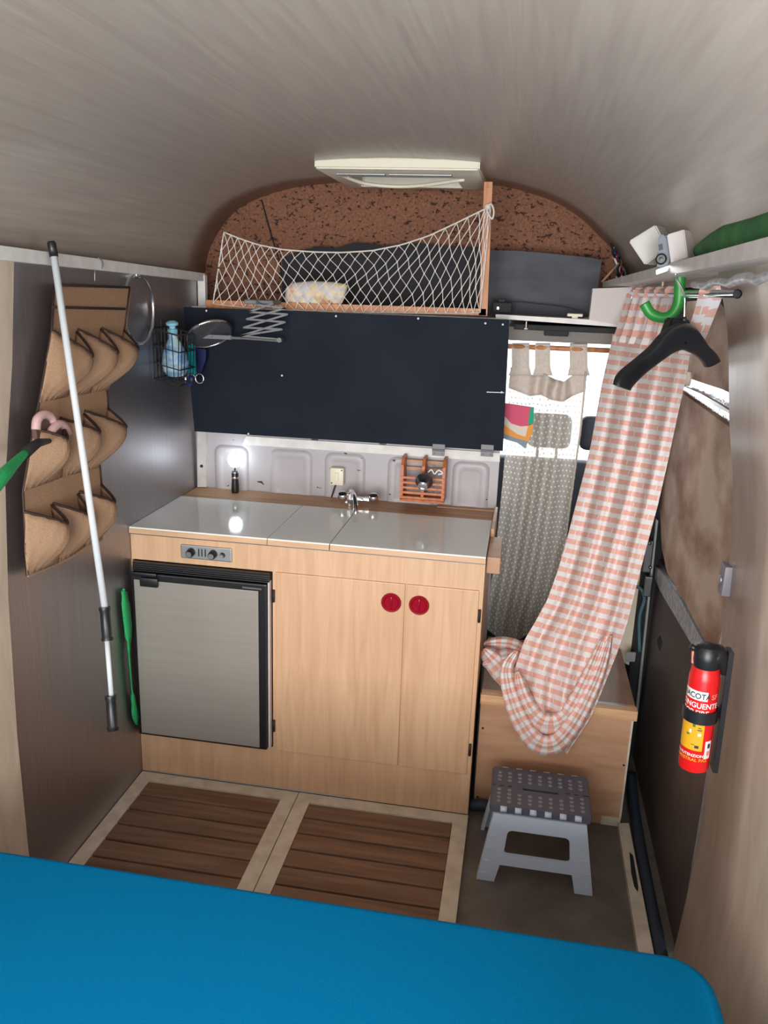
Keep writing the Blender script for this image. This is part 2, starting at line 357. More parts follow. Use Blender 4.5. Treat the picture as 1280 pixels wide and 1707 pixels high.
# left wall: brushed steel sheet, then laminate panel nearer the camera
def zr(y): return 1.70 - (y + 3.2) * .0268
b_ = B(); prism(b_, [(-.02, -.75, -.03), (-.02, .62, -.03), (-.02, .62, zr(.62) + .01), (-.02, -.75, zr(-.75) + .01)], (.02, 0, 0)); struct(obj('wall_left', b_, 'steel'))
edge = [(1.63, -.489), (1.4, -.53), (1.142, -.594), (.86, -.624), (.5, -.640), (.18, -.640), (-.02, -.630)]
b_ = B(); pts = [(.0, y, z) for z, y in edge] + [(.0, -3.2, -.02), (.0, -3.2, 1.63)]
prism(b_, pts, (.006, 0, 0)); o = struct(obj('wall_left_panel', b_, 'sidelam'))
b_ = B(); box(b_, (-.14, -3.2, -.05), (-.10, .82, 1.72)); struct(obj('wall_left_outer', b_, 'dsteel'))
# left rail
b_ = B(); pr = [(0, 0, .0), (0, 0, 0)]
t = bmesh.new()
a0, a1 = Vector((.0, -3.2, 1.70)), Vector((.0, .60, 1.598))
for (h0, h1, x1, y0, y1, mi) in ((0, .037, .026, 0, 1, 0),):
    A_ = a0; D_ = a1
    prism(b_, [A_, A_ + Vector((0, 0, h1)), D_ + Vector((0, 0, h1 - .010)), D_], (x1, 0, 0))
struct(obj('trim_1', b_, 'wpaint'))
b_ = B(); box(b_, (.002, .585, 1.50), (.03, .61, 1.62), .003); struct(obj('trim_2', b_, 'wpaint'))
# bulkhead behind the worktop: pressed sheet with embossed fields
b_ = B(); box(b_, (-.0, .54, -.02), (1.105, .56, 1.51))
def field(bm, cx_, cz_, rings):
    """pressed field: nested rounded-rectangle rings (half width, half height, radius, y)"""
    vs = []
    for hw, hh, r_, y in rings:
        ring = []
        for sx_, sz_, a0 in ((1, 1, 0), (-1, 1, PI / 2), (-1, -1, PI), (1, -1, 3 * PI / 2)):
            for k in range(7):
                a = a0 + PI / 2 * k / 6; ring.append(bm.verts.new((cx_ + sx_ * (hw - r_) + r_ * math.cos(a), y, cz_ + sz_ * (hh - r_) + r_ * math.sin(a))))
        vs.append(ring)
    for A_, D_ in zip(vs, vs[1:]):
        for k in range(28): bm.faces.new((A_[k], A_[(k + 1) % 28], D_[(k + 1) % 28], D_[k]))
    bm.faces.new(vs[-1])
for cx_, w_ in ((.135, .13), (.36, .16), (.56, .15), (.80, .17), (1.01, .13)):
    h_ = w_ / 2
    field(b_, cx_, .93, [(h_, .095, .03, .5399), (h_ - .006, .089, .026, .534), (h_ - .012, .083, .022, .532), (h_ - .024, .071, .018, .532), (h_ - .030, .065, .016, .5345), (h_ - .036, .059, .014, .536)])
struct(obj('wall_bulkhead', b_, 'bulk', smooth='auto'))
b_ = B(); prism(b_, [at(410, 727, 'y', .53), at(833, 755, 'y', .53), at(833, 770, 'y', .53), at(404, 741, 'y', .53)], (0, .012, 0)); struct(obj('trim_3', b_, 'wpaint'))
b_ = B(); prism(b_, [at(329, 718, 'y', .52), at(343, 718, 'y', .52), at(343, 812, 'y', .52), at(329, 812, 'y', .52)], (0, .02, 0)); struct(obj('trim_4', b_, 'rail'))
b_ = B(); lathe(b_, [(0, 0), (.006, 0), (.005, .003), (0, .004)], align((0, -1, 0), at(336, 777, 'y', .52))); struct(obj('trim_5', b_, 'blackmat'))
# cork end wall above the cab
b_ = B(); cp = [(p.x, .80, p.z) for p in sp_]; prism(b_, [(-.06, .80, 1.50)] + cp + [(1.50, .80, 1.50)], (0, .03, 0)); struct(obj('wall_cork', b_, 'cork'))
b_ = B(); tube(b_, [at(436, 333, 'y', .797), at(450, 385, 'y', .797), at(467, 440, 'y', .797), at(474, 500, 'y', .797)], .003, 6); struct(obj('trim_6', b_, 'blackmat'))
# shelf over the cab
b_ = B(); box(b_, (-.02, .535, 1.497), (1.105, .80, 1.513)); struct(obj('shelf_deck', b_, 'wpaint')).name = 'trim_7'
b_ = B(); prism(b_, [at(826, 531, 'y', .54), at(1042, 546, 'y', .54), at(1042, 536, 'y', .54), at(826, 524, 'y', .54)], (0, .26, 0)); struct(obj('trim_8', b_, 'wpaint'))
# right: near wall panel (curved section), edge at y=-.45
prof = [(1.52, 1.70), (1.539, 1.633), (1.569, 1.528), (1.597, 1.35), (1.621, 1.23), (1.636, 1.096), (1.643, .956), (1.652, .812), (1.666, .519), (1.669, .338), (1.655, .051), (1.645, -.03)]
sp2 = smoothpts([(x, 0, z) for x, z in prof], 3)
rows = [[Vector((p.x + k * .07, -.45 - k * 2.75, p.z)) for p in sp2] for k in (0, .1, .3, .6, 1)]
b_ = B(); grid(b_, rows); o = struct(obj('wall_right', b_, 'sidelam', smooth=True)); solid(o, .012, 1)
b_ = B()
for px_, py_ in ((1218, 651), (1223, 800), (1236, 1330), (1232, 1395)):
    # domed screws sit just proud of the panel
    p = at(px_, py_, 'x', 1.0)
    best = None
    d = (p - CAM).normalized()
    for k in range(200):
        q = CAM + d * (1.0 + k * .01)
        X = None
        for a_, c_ in zip(prof, prof[1:]):
            if c_[1] <= q.z <= a_[1]: X = a_[0] + (c_[0] - a_[0]) * (q.z - a_[1]) / (c_[1] - a_[1])
        if X is not None and q.x > X + (-.45 - q.y) / 2.75 * .07 - .002: best = q; break
    if best is not None: lathe(b_, [(.007, 0), (.006, .003), (0, .005)], align((-1, 0, 0), best), 10)
if len(b_.verts): struct(obj('trim_9', b_, 'alu', smooth=True))
# long ledge rail on the right
def rp(y, z, dx=0): return Vector((1.41 + (.6 - y) / 1.53 * .09 + dx, y, z))
b_ = B()
def zt(y): return 1.645 + (.6 - y) / 1.53 * .046
for y0, y1 in ((.70, -3.1),):
    p0 = [rp(y0, zt(y0)), rp(y0, zt(y0) - .018), rp(y0, zt(y0) - .018, .14), rp(y0, zt(y0), .14)]
    p1 = [rp(y1, zt(y1)), rp(y1, zt(y1) - .042), rp(y1, zt(y1) - .042, .12), rp(y1, zt(y1), .12)]
    A_ = [b_.verts.new(p) for p in p0]; D_ = [b_.verts.new(p) for p in p1]
    b_.faces.new(A_); b_.faces.new(D_[::-1])
    for i in range(4): b_.faces.new((A_[i], A_[(i + 1) % 4], D_[(i + 1) % 4], D_[i]))
struct(obj('trim_10', b_, 'rail'))
b_ = B(); tube(b_, [rp(y, zt(y) - .052 + .004 * math.sin(y * 40), .025) for y in [-.42 - k * .05 for k in range(14)]], [.007 + .003 * random.random() for k in range(14)], 7); struct(obj('trim_11', b_, 'tape', smooth=True))
# threshold strip, step edge
b_ = B(); prism(b_, [at(1030, 1372, 'z', 0), at(1048, 1372, 'z', 0), at(1092, 1600, 'z', 0), at(1066, 1600, 'z', 0)], (0, 0, -.02)); struct(obj('trim_12', b_, 'frame'))
b_ = B(); prism(b_, [at(1049, 1421, 'z', .001), at(1055, 1426, 'z', .001), at(1064, 1480, 'z', .001), at(1063, 1487, 'z', .001), at(1057, 1478, 'z', .001), at(1052, 1455, 'z', .001)], (0, 0, .001)); struct(obj('trim_13', b_, 'blackmat'))
b_ = B(); tube(b_, smoothpts([(1.63, .30, .03), (1.625, .1, .0), (1.622, -.2, -.005), (1.622, -.6, -.005), (1.625, -1, -.005)], 5), .017, 8); struct(obj('trim_14', b_, 'rubber', smooth=True))
# sliding door
DX = 1.665
b_ = B(); prism(b_, [(DX, -.44, -.03), (DX, .50, -.03), (DX, .50, .74), (DX, -.44, .79)], (.03, 0, 0)); door = struct(obj('door_1', b_, 'doorpanel'))
b_ = B(); prism(b_, pxpoly([(1093, 945), (1102, 952), (1135, 1000), (1168, 1063), (1185, 1095), (1178, 1108), (1150, 1070), (1100, 985), (1091, 962)], 'x', 1.655), (.012, 0, 0)); obj('door_rail', b_, 'tape', door)
fl = [(1100, 860), (1096, 780), (1100, 700), (1133, 652), (1185, 690), (1216, 712), (1240, 800), (1250, 900), (1230, 1110), (1192, 1095), (1165, 1050), (1140, 1000), (1112, 955), (1103, 915)]
b_ = B(); prism(b_, pxpoly(fl, 'x', 1.648), (.014, 0, 0)); obj('fleece_lining', b_, 'fur', door)
fu_ = [(1100, 500), (1240, 500), (1240, 668), (1206, 650), (1140, 628), (1100, 610)]
b_ = B(); prism(b_, pxpoly(fu_, 'x', 1.648), (.014, 0, 0)); obj('fleece_lining', b_, 'fur', door)
b_ = B(); prism(b_, pxpoly([(1090, 600), (1240, 640), (1240, 730), (1090, 690)], 'x', 1.664), (.012, 0, 0)); obj('insulation_foil', b_, 'foil', door)
b_ = B(); prism(b_, pxpoly([(1138, 650), (1170, 662), (1197, 680), (1218, 690), (1218, 686), (1196, 672), (1168, 656), (1140, 644)], 'x', 1.645), (.01, 0, 0)); obj('foil_seam', b_, 'plydark', door)
b_ = B(); box(b_, (DX + .006, -.44, .70), (DX + .03, .52, 1.68)); obj('door_skin', b_, 'dsteel', door)
b_ = B(); prism(b_, pxpoly([(1095, 1066), (1100, 1058), (1103, 1070), (1100, 1086), (1097, 1080)], 'x', DX - .001), (.001, 0, 0)); obj('torn_patch', b_, 'blackmat', door)
b_ = B(); prism(b_, pxpoly([(1172, 466), (1198, 459), (1206, 478), (1206, 512), (1196, 500), (1170, 486)], 'x', 1.60), (.03, 0, 0)); obj('window_seal', b_, 'dark', door)
b_ = B(); lathe(b_, [(.020, 0), (.020, .012), (.014, .014), (.014, .03), (0, .03)], align((-1, 0, 0), at(1150, 632, 'x', 1.64)), 20); obj('latch_knob', b_, 'ivory', door, True)
# dark header beam over the door and post beside cab
b_ = B(); tube(b_, smoothpts([(1.54, .45, 1.61), (1.56, .2, 1.61), (1.59, -.1, 1.62), (1.60, -.42, 1.625)], 4), .024, 10); struct(obj('trim_15', b_, 'dark', smooth=True))
b_ = B(); box(b_, (1.615, .50, -.02), (1.70, .60, 1.66), .01); struct(obj('trim_16', b_, 'dark'))
b_ = B(); prism(b_, pxpoly([(1058, 930), (1072, 925), (1054, 1092), (1050, 1110), (1027, 1098)], 'y', .52), (0, .03, 0)); struct(obj('trim_17', b_, 'ivory'))
b_ = B(); prism(b_, pxpoly([(1094, 866), (1097, 868), (1083, 1000), (1062, 1200), (1058, 1200)], 'y', .46), (0, .02, 0)); struct(obj('trim_18', b_, 'alu'))
b_ = B(); prism(b_, pxpoly([(1044, 1088), (1060, 1088), (1058, 1103), (1043, 1103)], 'y', .44), (0, .006, 0)); lathe(b_, [(.004, 0), (.003, .003), (0, .003)], align((0, -1, 0), at(1051, 1096, 'y', .44)), 8); struct(obj('trim_19', b_, 'alu'))
# cab
b_ = B(); box(b_, (1.10, .60, 1.462), (1.70, 2.0, 1.485)); box(b_, (1.10, .60, 1.44), (1.70, .66, 1.47), .008); struct(obj('ceiling_cab', b_, 'greytrim'))
b_ = B(); box(b_, (1.12, .565, 1.478), (1.46, .585, 1.496), .003); box(b_, (1.22, .567, 1.462), (1.30, .582, 1.485), .004); struct(obj('trim_20', b_, 'dark'))
b_ = B(); box(b_, (-.1, 1.98, -.05), (1.75, 2.02, .72)); struct(obj('wall_cab_front', b_, 'seat'))
b_ = B(); box(b_, (1.70, .60, -.05), (1.74, 2.0, .98)); struct(obj('wall_cab_right', b_, 'greytrim'))
b_ = B(); box(b_, (-.12, .60, -.05), (-.08, 2.0, 1.6)); struct(obj('wall_cab_left', b_, 'greytrim'))
b_ = B(); box(b_, (-.10, .60, 1.45), (-.056, .80, 1.72)); struct(obj('wall_cab_upper', b_, 'cork'))
b_ = B(); box(b_, (-.1, .83, 1.50), (1.74, 2.05, 1.53)); struct(obj('ceiling_cab_roof', b_, 'greytrim'))
b_ = B(); box(b_, (-.08, 1.985, .72), (1.70, 1.99, 1.46)); win = struct(obj('window_1', b_, 'glass'))
b_ = B(); box(b_, (1.62, 1.95, .72), (1.72, 2.02, 1.50), .01); box(b_, (-.1, 1.95, 1.43), (1.72, 2.02, 1.50), .01); obj('window_frame', b_, 'greytrim', win)

# ================================================================== FLOOR GRATES
def grate(x0, x1, label):
    y0, y1, w_ = -1.0, -.004, .046
    t = thing('floor_grate', label, 'floor grate', ((x0 + x1) / 2, (y0 + y1) / 2, -.02), 'slatted floor grates')
    b_ = B(); z0, z1 = -.02, 0
    for q in ([(x0, y1), (x1, y1), (x1 - w_, y1 - w_), (x0 + w_, y1 - w_)], [(x0, y0), (x0 + w_, y0 + w_), (x1 - w_, y0 + w_), (x1, y0)],
              [(x0, y0), (x0, y1 - .0006), (x0 + w_, y1 - w_ - .0006), (x0 + w_, y0 + w_)], [(x1, y0), (x1 - w_, y0 + w_), (x1 - w_, y1 - w_ - .0006), (x1, y1 - .0006)]):
        prism(b_, [(a, c, z1) for a, c in q], (0, 0, z0 - z1))
    obj('frame', b_, 'frame', t)
    y = y1 - w_ - .004
    while y > y0 + w_:
        ya = max(y - .067, y0 + w_ + .002)
        b_ = B(); box(b_, (x0 + w_ + .001, ya, -.018), (x1 - w_ - .001, y, -.002), .002); s_ = obj('slat', b_, 'slat', t)
        y -= .0745
    b_ = B(); box(b_, (x0 + w_ - .005, y0 + w_, -.0199), (x1 - w_ + .005, y1 - w_, -.0185)); obj('backing', b_, 'blackmat', t)
grate(.002, .5455, 'slatted brown wood floor grate with pale frame, on the left against the steel wall')
grate(.5485, 1.10, 'slatted brown wood floor grate with pale frame, on the right beside the grey vinyl')

# ================================================================== KITCHEN UNIT
H = .841
cab = thing('kitchen_cabinet', 'beech-patterned kitchen base cabinet with red round knobs and white lids on top', 'cabinet', (.55, .2, 0))
b_ = B()
FX0, FX1, FZ0, FZ1 = .004, .457, .152, .755
for lo, hi in (((.001, 0, .0), (1.098, .018, FZ0)), ((.001, 0, FZ1), (1.098, .018, H)), ((FX1 + .002, 0, FZ0), (1.098, .018, FZ1)), ((.0005, 0, FZ0), (FX0 - .001, .018, FZ1)),
               ((1.080, .018, .0), (1.098, .53, H)), ((.001, .018, .0), (.018, .53, H)), ((.018, .018, .015), (1.08, .50, .03)), ((.018, .018, H - .018), (1.08, .53, H))):
    box(b_, lo, hi)
obj('body', b_, 'beech', cab)
b_ = B(); box(b_, (.001, -.003, H - .004), (1.099, .02, H + .001)); obj('top_edge_trim', b_, 'dsteel', cab)
b_ = B(); tube(b_, [(.02, -.002, .003), (.53, -.002, .003), (.72, -.002, .003)], .002, 6); obj('base_trim', b_, 'alu', cab)
for i, (x0, x1, kx, hx) in enumerate(((.470, .868, .828, .463), (.873, 1.086, .912, 1.091))):
    b_ = B(); box(b_, (x0, -.007, .146), (x1, -.0005, .756), .0022); d_ = obj('door', b_, 'beech', cab)
    mt = align((0, -1, 0), (kx, -.007, .695))
    b_ = B(); lathe(b_, [(.030, 0), (.0305, .004), (.028, .008), (.023, .0075), (.020, .004), (0, .003)], mt, 32)
    box(b_, (kx - .003, -.015, .676), (kx + .003, -.008, .714), .002); o = obj('knob', b_, 'redpl', d_, 'auto'); o['label'] = 'red round plastic knob'
    for hz in (.678, .233):
        b_ = B(); tube(b_, [(hx, -.006, hz - .02), (hx, -.006, hz + .02)], .004, 8); obj('hinge', b_, 'brown', d_, True)
# stove control plate
cp_ = [(.167, .778), (.331, .772), (.331, .815), (.167, .821)]
b_ = B(); box(b_, (.167, -.006, .774), (.331, 0, .818), .003); pl = obj('control_panel', b_, 'alu', cab)
for x in (.202, .273):
    b_ = B(); lathe(b_, [(.013, 0), (.013, .006), (.0115, .02), (.010, .022), (0, .022)], align((0, -1, -.1), (x, -.006, .797)), 20); k = obj('knob', b_, 'black', pl, 'auto')
    b_ = B(); lathe(b_, [(.009, 0), (.0088, .0015), (0, .0015)], align((0, -1, -.1), (x, -.0275, .795)), 20); obj('knob_cap', b_, 'alu', pl)
b_ = B()
for x in (.226, .236, .247): box(b_, (x - .0017, -.0072, .785), (x + .0017, -.0058, .809))
box(b_, (.193, -.0072, .802), (.199, -.0058, .806)); obj('control_marking', b_, 'blackmat', pl)
b_ = B(); lathe(b_, [(.009, 0), (.0075, .002), (0, .001)], align((0, -1, 0), (.302, -.006, .795)), 18); obj('igniter', b_, 'dsteel', pl)
# fridge
fr_ = thing('fridge', 'small built-in fridge with grey metal door and black frame', 'fridge', (.23, .2, .15))
b_ = B(); box(b_, (FX0 + .004, .001, FZ0 + .002), (FX1 - .001, .44, FZ1 - .003)); obj('housing', b_, 'blackmat', fr_)
b_ = B(); box(b_, (.010, -.032, .158), (.448, 0, .722), .004); d_ = obj('door', b_, 'black', fr_)
b_ = B(); box(b_, (.022, -.0345, .166), (.424, -.0318, .700), .001); o = obj('door_panel', b_, 'fridge', d_); o['label'] = 'grey metal front sheet'
b_ = B(); box(b_, (.4495, -.022, .160), (.456, -.001, .728), .002); obj('door_gasket', b_, 'card', fr_)
b_ = B()
for k in range(5): box(b_, (.012, -.026 + .002 * k, .726 + .0055 * k), (.454, -.002, .7295 + .0055 * k), .0015)
box(b_, (.012, -.018, .726), (.454, -.001, .752)); obj('vent_grille', b_, 'black', fr_)
b_ = B(); box(b_, (-.0 + .012, -.043, .715), (.10, -.033, .727), .003); box(b_, (.045, -.045, .682), (.105, -.0345, .712), .005)
for x in (.055, .097): lathe(b_, [(.003, 0), (.002, .002), (0, .002)], align((0, -1, 0), (x, -.045, .688)), 8)
obj('latch', b_, 'black', d_, 'auto')
b_ = B(); tube(b_, [(.375, -.036, .709), (.435, -.036, .7085)], .003, 6); obj('door_pin', b_, 'alu', d_)
# lids (worktop): three white panels with beech edge
ZT = .862
seam = [at(447, 902, 'z', ZT).x, at(503, 852, 'z', ZT).x, at(552, 914, 'z', ZT).x, at(592, 860, 'z', ZT).x]
print('SEAM', seam)
DB = .385
def lid(xa, xb, label):
    t = thing('worktop_lid', label, 'worktop', ((xa[0] + xb[0]) / 2, DB / 2, H), 'white lids of the worktop')
    b_ = B(); prism(b_, [(xa[0], -.008, ZT), (xb[0], -.008, ZT), (xb[1], DB, ZT), (xa[1], DB, ZT)], (0, 0, -.0045)); obj('white_top', b_, 'white', t)
    b_ = B(); prism(b_, [(xa[0], -.010, ZT - .0045), (xb[0], -.010, ZT - .0045), (xb[1], DB, ZT - .0045), (xa[1], DB, ZT - .0045)], (0, 0, -.0155)); obj('core', b_, 'beechedge', t)
s1 = .445; s2 = .637
lid((.0015, .0015), (s1 - .001, s1 - .001), 'largest white worktop lid, at the left above the fridge')
lid((s1 + .001, s1 + .001), (s2 - .0015, s2 - .0015), 'narrow middle white worktop lid between two larger ones')
lid((s2 + .0015, s2 + .0015), (1.098, 1.098), 'right white worktop lid beneath the tap and spice rack')
b_ = B(); box(b_, (.001, DB + .002, H), (1.099, .536, ZT - .001), .003); box(b_, (.9, DB + .12, H + .01), (1.099, .539, ZT + .002), .001); tag(obj('back_ledge', b_, 'ledge'), 'brown wood strip along the back of the worktop', 'worktop')
b_ = B(); box(b_, (1.1, .03, .80), (1.140, .24, .850), .003); box(b_, (1.1, .24, .80), (1.112, .52, .875), .002)
tag(obj('side_shelf', b_, 'ply'), 'small wooden side bracket on right end of kitchen cabinet', 'shelf')

# tap
t = thing('tap', 'chrome mixer tap on wood strip behind the white lids', 'tap', (.6, .44, ZT))
tx, ty = .60, .45
b_ = B(); lathe(b_, [(.026, 0), (.026, .01), (.016, .02), (.016, .04), (0, .045)], Matrix.Translation((tx, ty, ZT)), 24); box(b_, (tx - .02, ty - .014, ZT + .012), (tx + .09, ty + .014, ZT + .03), .008); obj('tap_body', b_, 'chrome', t, 'auto')
b_ = B(); tube(b_, smoothpts([(tx, ty, ZT + .035), (tx + .008, ty - .02, ZT + .052), (tx + .03, ty - .07, ZT + .045), (tx + .045, ty - .12, ZT + .016), (tx + .047, ty - .127, ZT + .004)], 5), .0085, 10); obj('spout', b_, 'chrome', t, True)
for dx in (-.022, .085):
    b_ = B(); lathe(b_, [(.010, 0), (.018, .008), (.019, .028), (.014, .036), (0, .038)], align((0, -.5, 1), (tx + dx, ty - (.01 if dx < 0 else 0), ZT + .012)), 10); obj('handle', b_, 'chrome', t, 'auto')
# lamp
t = thing('battery_lamp', 'small lit globe bulb on black ribbed stand on worktop ledge', 'lamp', (.165, .50, ZT))
lp = Vector((.165, .49, ZT))
b_ = B(); lathe(b_, [(.013, 0), (.014, .01), (.012, .05), (.0125, .074), (.009, .08), (.003, .082), (.003, .10), (0, .10)], Matrix.Translation(lp), 16); obj('stand', b_, 'black', t, 'auto')
b_ = B(); lathe(b_, [(.0125, 0), (.0132, .003), (.0128, .007)], Matrix.Translation(lp + Vector((0, 0, .052))), 16); lathe(b_, [(.0135, 0), (.0135, .003)], Matrix.Translation(lp + Vector((0, 0, .074))), 16); obj('ring', b_, 'chrome', t, 'auto')
b_ = B(); lathe(b_, [(.006, .094), (.016, .099), (.023, .110), (.0255, .122), (.023, .135), (.016, .146), (0, .151)], Matrix.Translation(lp), 24); obj('bulb', b_, 'bulb', t, True)
# socket with cable
t = thing('wall_switch', 'cream square wall switch on bulkhead with black cable below', 'switch', tuple(at(563, 793, 'y', .53)))
p = at(563, 793, 'y', .522)
b_ = B(); box(b_, (p.x - .024, p.y - .018, p.z - .031), (p.x + .024, p.y + .012, p.z + .031), .003); obj('plate', b_, 'ivory', t, 'auto')
b_ = B(); box(b_, (p.x - .007, p.y - .022, p.z - .015), (p.x + .007, p.y - .016, p.z + .015), .002); obj('rocker', b_, 'ivory', t)
for dx, dz in ((.018, .024), (-.018, -.024)):
    b_ = B(); lathe(b_, [(.0028, 0), (.002, .001), (0, .001)], align((0, -1, 0), (p.x + dx, p.y - .018, p.z + dz)), 8); obj('screw', b_, 'blackmat', t)
b_ = B(); tube(b_, smoothpts([(p.x - .006, p.y, p.z - .03), (p.x - .012, p.y - .005, p.z - .05), (p.x - .02, p.y - .008, ZT + .003)], 4), .0028, 6); obj('cable', b_, 'blackmat', t, True)
# spice rack
RX0, RX1, RZ0, RZ1, RY = .775, .928, .895, 1.04, .45
t = thing('spice_rack', 'small orange-brown slatted wooden spice rack on grey bulkhead', 'rack', (.85, .5, RZ0))
for x in (RX0, (RX0 + RX1) / 2 - .004, RX1 - .010):
    b_ = B(); mid = abs(x - (RX0 + RX1) / 2) < .02
    prism(b_, [(x, RY, RZ0), (x, .53, RZ0), (x, .53, RZ1), (x, RY + .02, RZ1), (x, RY, RZ1 - .025)], (.010, 0, 0)); obj('upright', b_, 'spice', t)
b_ = B(); box(b_, (RX0, RY, RZ0 - .006), (RX1, .53, RZ0 + .002)); obj('base_board', b_, 'spice', t)
b_ = B(); box(b_, (RX0 + .01, .45, RZ0 + .002), (RX0 + .018, .455, RZ0 + .003))
b_.free()
for k in range(5):
    b_ = B(); z = RZ0 + .004 + k * .0175; box(b_, (RX0 + .002, RY - .004, z), (RX1 - .002, RY + .002, z + .0085), .001); obj('slat', b_, 'spice', t)
for z in (RZ1 - .03, RZ1 - .055):
    b_ = B(); box(b_, (RX0 + .01, .518, z), (RX1 - .01, .526, z + .012)); obj('back_slat', b_, 'ply', t)
# chrome fitting on front of rack
t = thing('shower_head', 'chrome round shower head hooked on front of spice rack', 'shower head', tuple(at(708, 800, 'y', .42)))
p = at(708, 798, 'y', .43); dv = Vector((.0, -1, -.28))
b_ = B(); lathe(b_, [(.012, 0), (.028, .008), (.030, .02), (.020, .034), (.016, .045), (.016, .052)], align(dv, p), 18); obj('head', b_, 'dsteel', t, 'auto')
b_ = B(); lathe(b_, [(.0165, .0), (.0165, .006), (.010, .008), (.010, .004), (0, .004)], align(dv, p + dv.normalized() * .050), 18); obj('nozzle', b_, 'chrome', t, 'auto')
b_ = B(); tube(b_, smoothpts([at(713, 788, 'y', .44), at(719, 783, 'y', .445), at(724, 790, 'y', .45), at(731, 784, 'y', .45), at(738, 789, 'y', .445), at(730, 791, 'y', .44)], 5), .0028, 6); tag(obj('white_clip', b_, 'wlabel', smooth=True), 'white twisted plastic clip tucked in top of spice rack', 'clip')

# ================================================================== BLACKBOARD
t = thing('blackboard', 'wide dark navy blackboard flap above the worktop', 'blackboard', (.56, .45, 1.1))
q = [at(306, 512, 'y', .44), at(849, 533, 'y', .44), at(838, 752, 'y', .44), at(324, 719, 'y', .44)]
b_ = B(); prism(b_, q, (0, .018, 0)); obj('board', b_, 'board', t)
b_ = B()
for px_, py_ in ((344, 518), (560, 527), (697, 531), (809, 539), (838, 541), (470, 626), (414, 723), (836, 654)):
    b_ = B(); lathe(b_, [(.0038, 0), (.003, .0015), (0, .002)], align((0, -1, 0), at(px_, py_, 'y', .44)), 8); obj('screw', b_, 'wlabel', t, True)
for px_ in (731, 812):
    b_ = B(); c_ = at(px_, 750 if px_ < 800 else 751, 'y', .438)
    box(b_, (c_.x - .021, c_.y - .003, c_.z - .020), (c_.x + .021, c_.y + .002, c_.z + .020), .001); tube(b_, [(c_.x - .021, c_.y - .004, c_.z), (c_.x + .021, c_.y - .004, c_.z)], .0035, 8)
    for dx in (-.013, .013): lathe(b_, [(.003, 0), (.002, .002), (0, .002)], align((0, -1, 0), (c_.x + dx, c_.y - .003, c_.z - .013)), 8)
    obj('hinge', b_, 'armsteel', t)
b_ = B(); prism(b_, [at(811, 653, 'y', .4395), at(840, 654, 'y', .4395), at(840, 655, 'y', .4395), at(811, 654, 'y', .4395)], (0, -.001, 0)); obj('scratch', b_, 'wlabel', t)

# ================================================================== NET and shelf front
b_ = B(); prism(b_, [at(343, 500, 'y', .50), at(810, 515, 'y', .50), at(810, 526, 'y', .50), at(343, 514, 'y', .50)], (0, .02, 0)); tag(obj('net_rail', b_, 'postw'), 'horizontal wooden batten along the top of the blackboard under the net', 'batten')
b_ = B(); prism(b_, [at(807, 303, 'y', .50), at(821, 303, 'y', .50), at(812, 527, 'y', .50), at(798, 526, 'y', .50)], (0, .022, 0))
lathe(b_, [(.003, 0), (0, .001)], align((0, -1, 0), at(813, 312, 'y', .499)), 8); tag(obj('net_post', b_, 'postw'), 'upright wooden post holding the right end of the storage net', 'post')
TOP = [(373, 387), (400, 398), (430, 408), (470, 416), (520, 420), (570, 421), (620, 418), (670, 408), (715, 393), (760, 372), (805, 350), (818, 343)]
BOT = [(355, 506), (400, 512), (440, 515), (480, 517), (520, 518), (560, 520), (600, 521), (640, 521), (690, 522), (730, 522), (770, 522), (800, 521)]
def ns(s, tt):
    a = interp(TOP, s); c = interp(BOT, s); s2_ = s
    px_ = a[0] + (c[0] - a[0]) * tt; py_ = a[1] + (c[1] - a[1]) * tt
    return at(px_, py_, 'y', .492 - .03 * math.sin(PI * tt) * math.sin(PI * s))
net = thing('storage_net', 'white knotted cord net stretched across the shelf over the cab', 'net', (.58, .49, 1.52))
b_ = B(); NC, NR = 27, 8
for par in (0, 1):
    for i in range(-1, NC + 1):
        pts = []
        for j in range(NR + 1):
            s = (i + (.5 if j % 2 else 0)) / NC if par == 0 else (i + 1 - (.5 if j % 2 else 0)) / NC
            s += .018 * math.sin(j * 1.3 + s * 9) * .35
            pts.append((min(1, max(0, s)), j / NR))
        tube(b_, [ns(*p) for p in pts], .0016, 4)
        for p in pts[1:-1]:
            if par == 0:
                c_ = ns(*p); box(b_, c_ - Vector((.0022,) * 3), c_ + Vector((.0022,) * 3))
obj('mesh', b_, 'net', net)
b_ = B(); tube(b_, [ns(k / 40, 0) for k in range(41)], .0026, 6); tube(b_, [ns(0, k / 8) for k in range(9)], .0022, 6); tube(b_, [ns(1, k / 8) for k in range(9)], .0022, 6); tube(b_, [ns(k / 40, 1) for k in range(41)], .0018, 5); obj('edge_cord', b_, 'net', net, True)
b_ = B(); tube(b_, smoothpts([at(808, 349, 'y', .485), at(818, 340, 'y', .480), at(823, 352, 'y', .48), at(820, 365, 'y', .485), at(812, 352, 'y', .478), at(814, 342, 'y', .49)], 5), .003, 6)
tube(b_, smoothpts([at(816, 360, 'y', .485), at(812, 400, 'y', .49), at(806, 450, 'y', .49), at(803, 490, 'y', .49)], 4), .0015, 5)
lathe(b_, [(.009, 0), (.009, .004), (0, .005)], align((0, -1, 0), at(813, 345, 'y', .485)), 12); obj('tie_knot', b_, 'net', net, True)
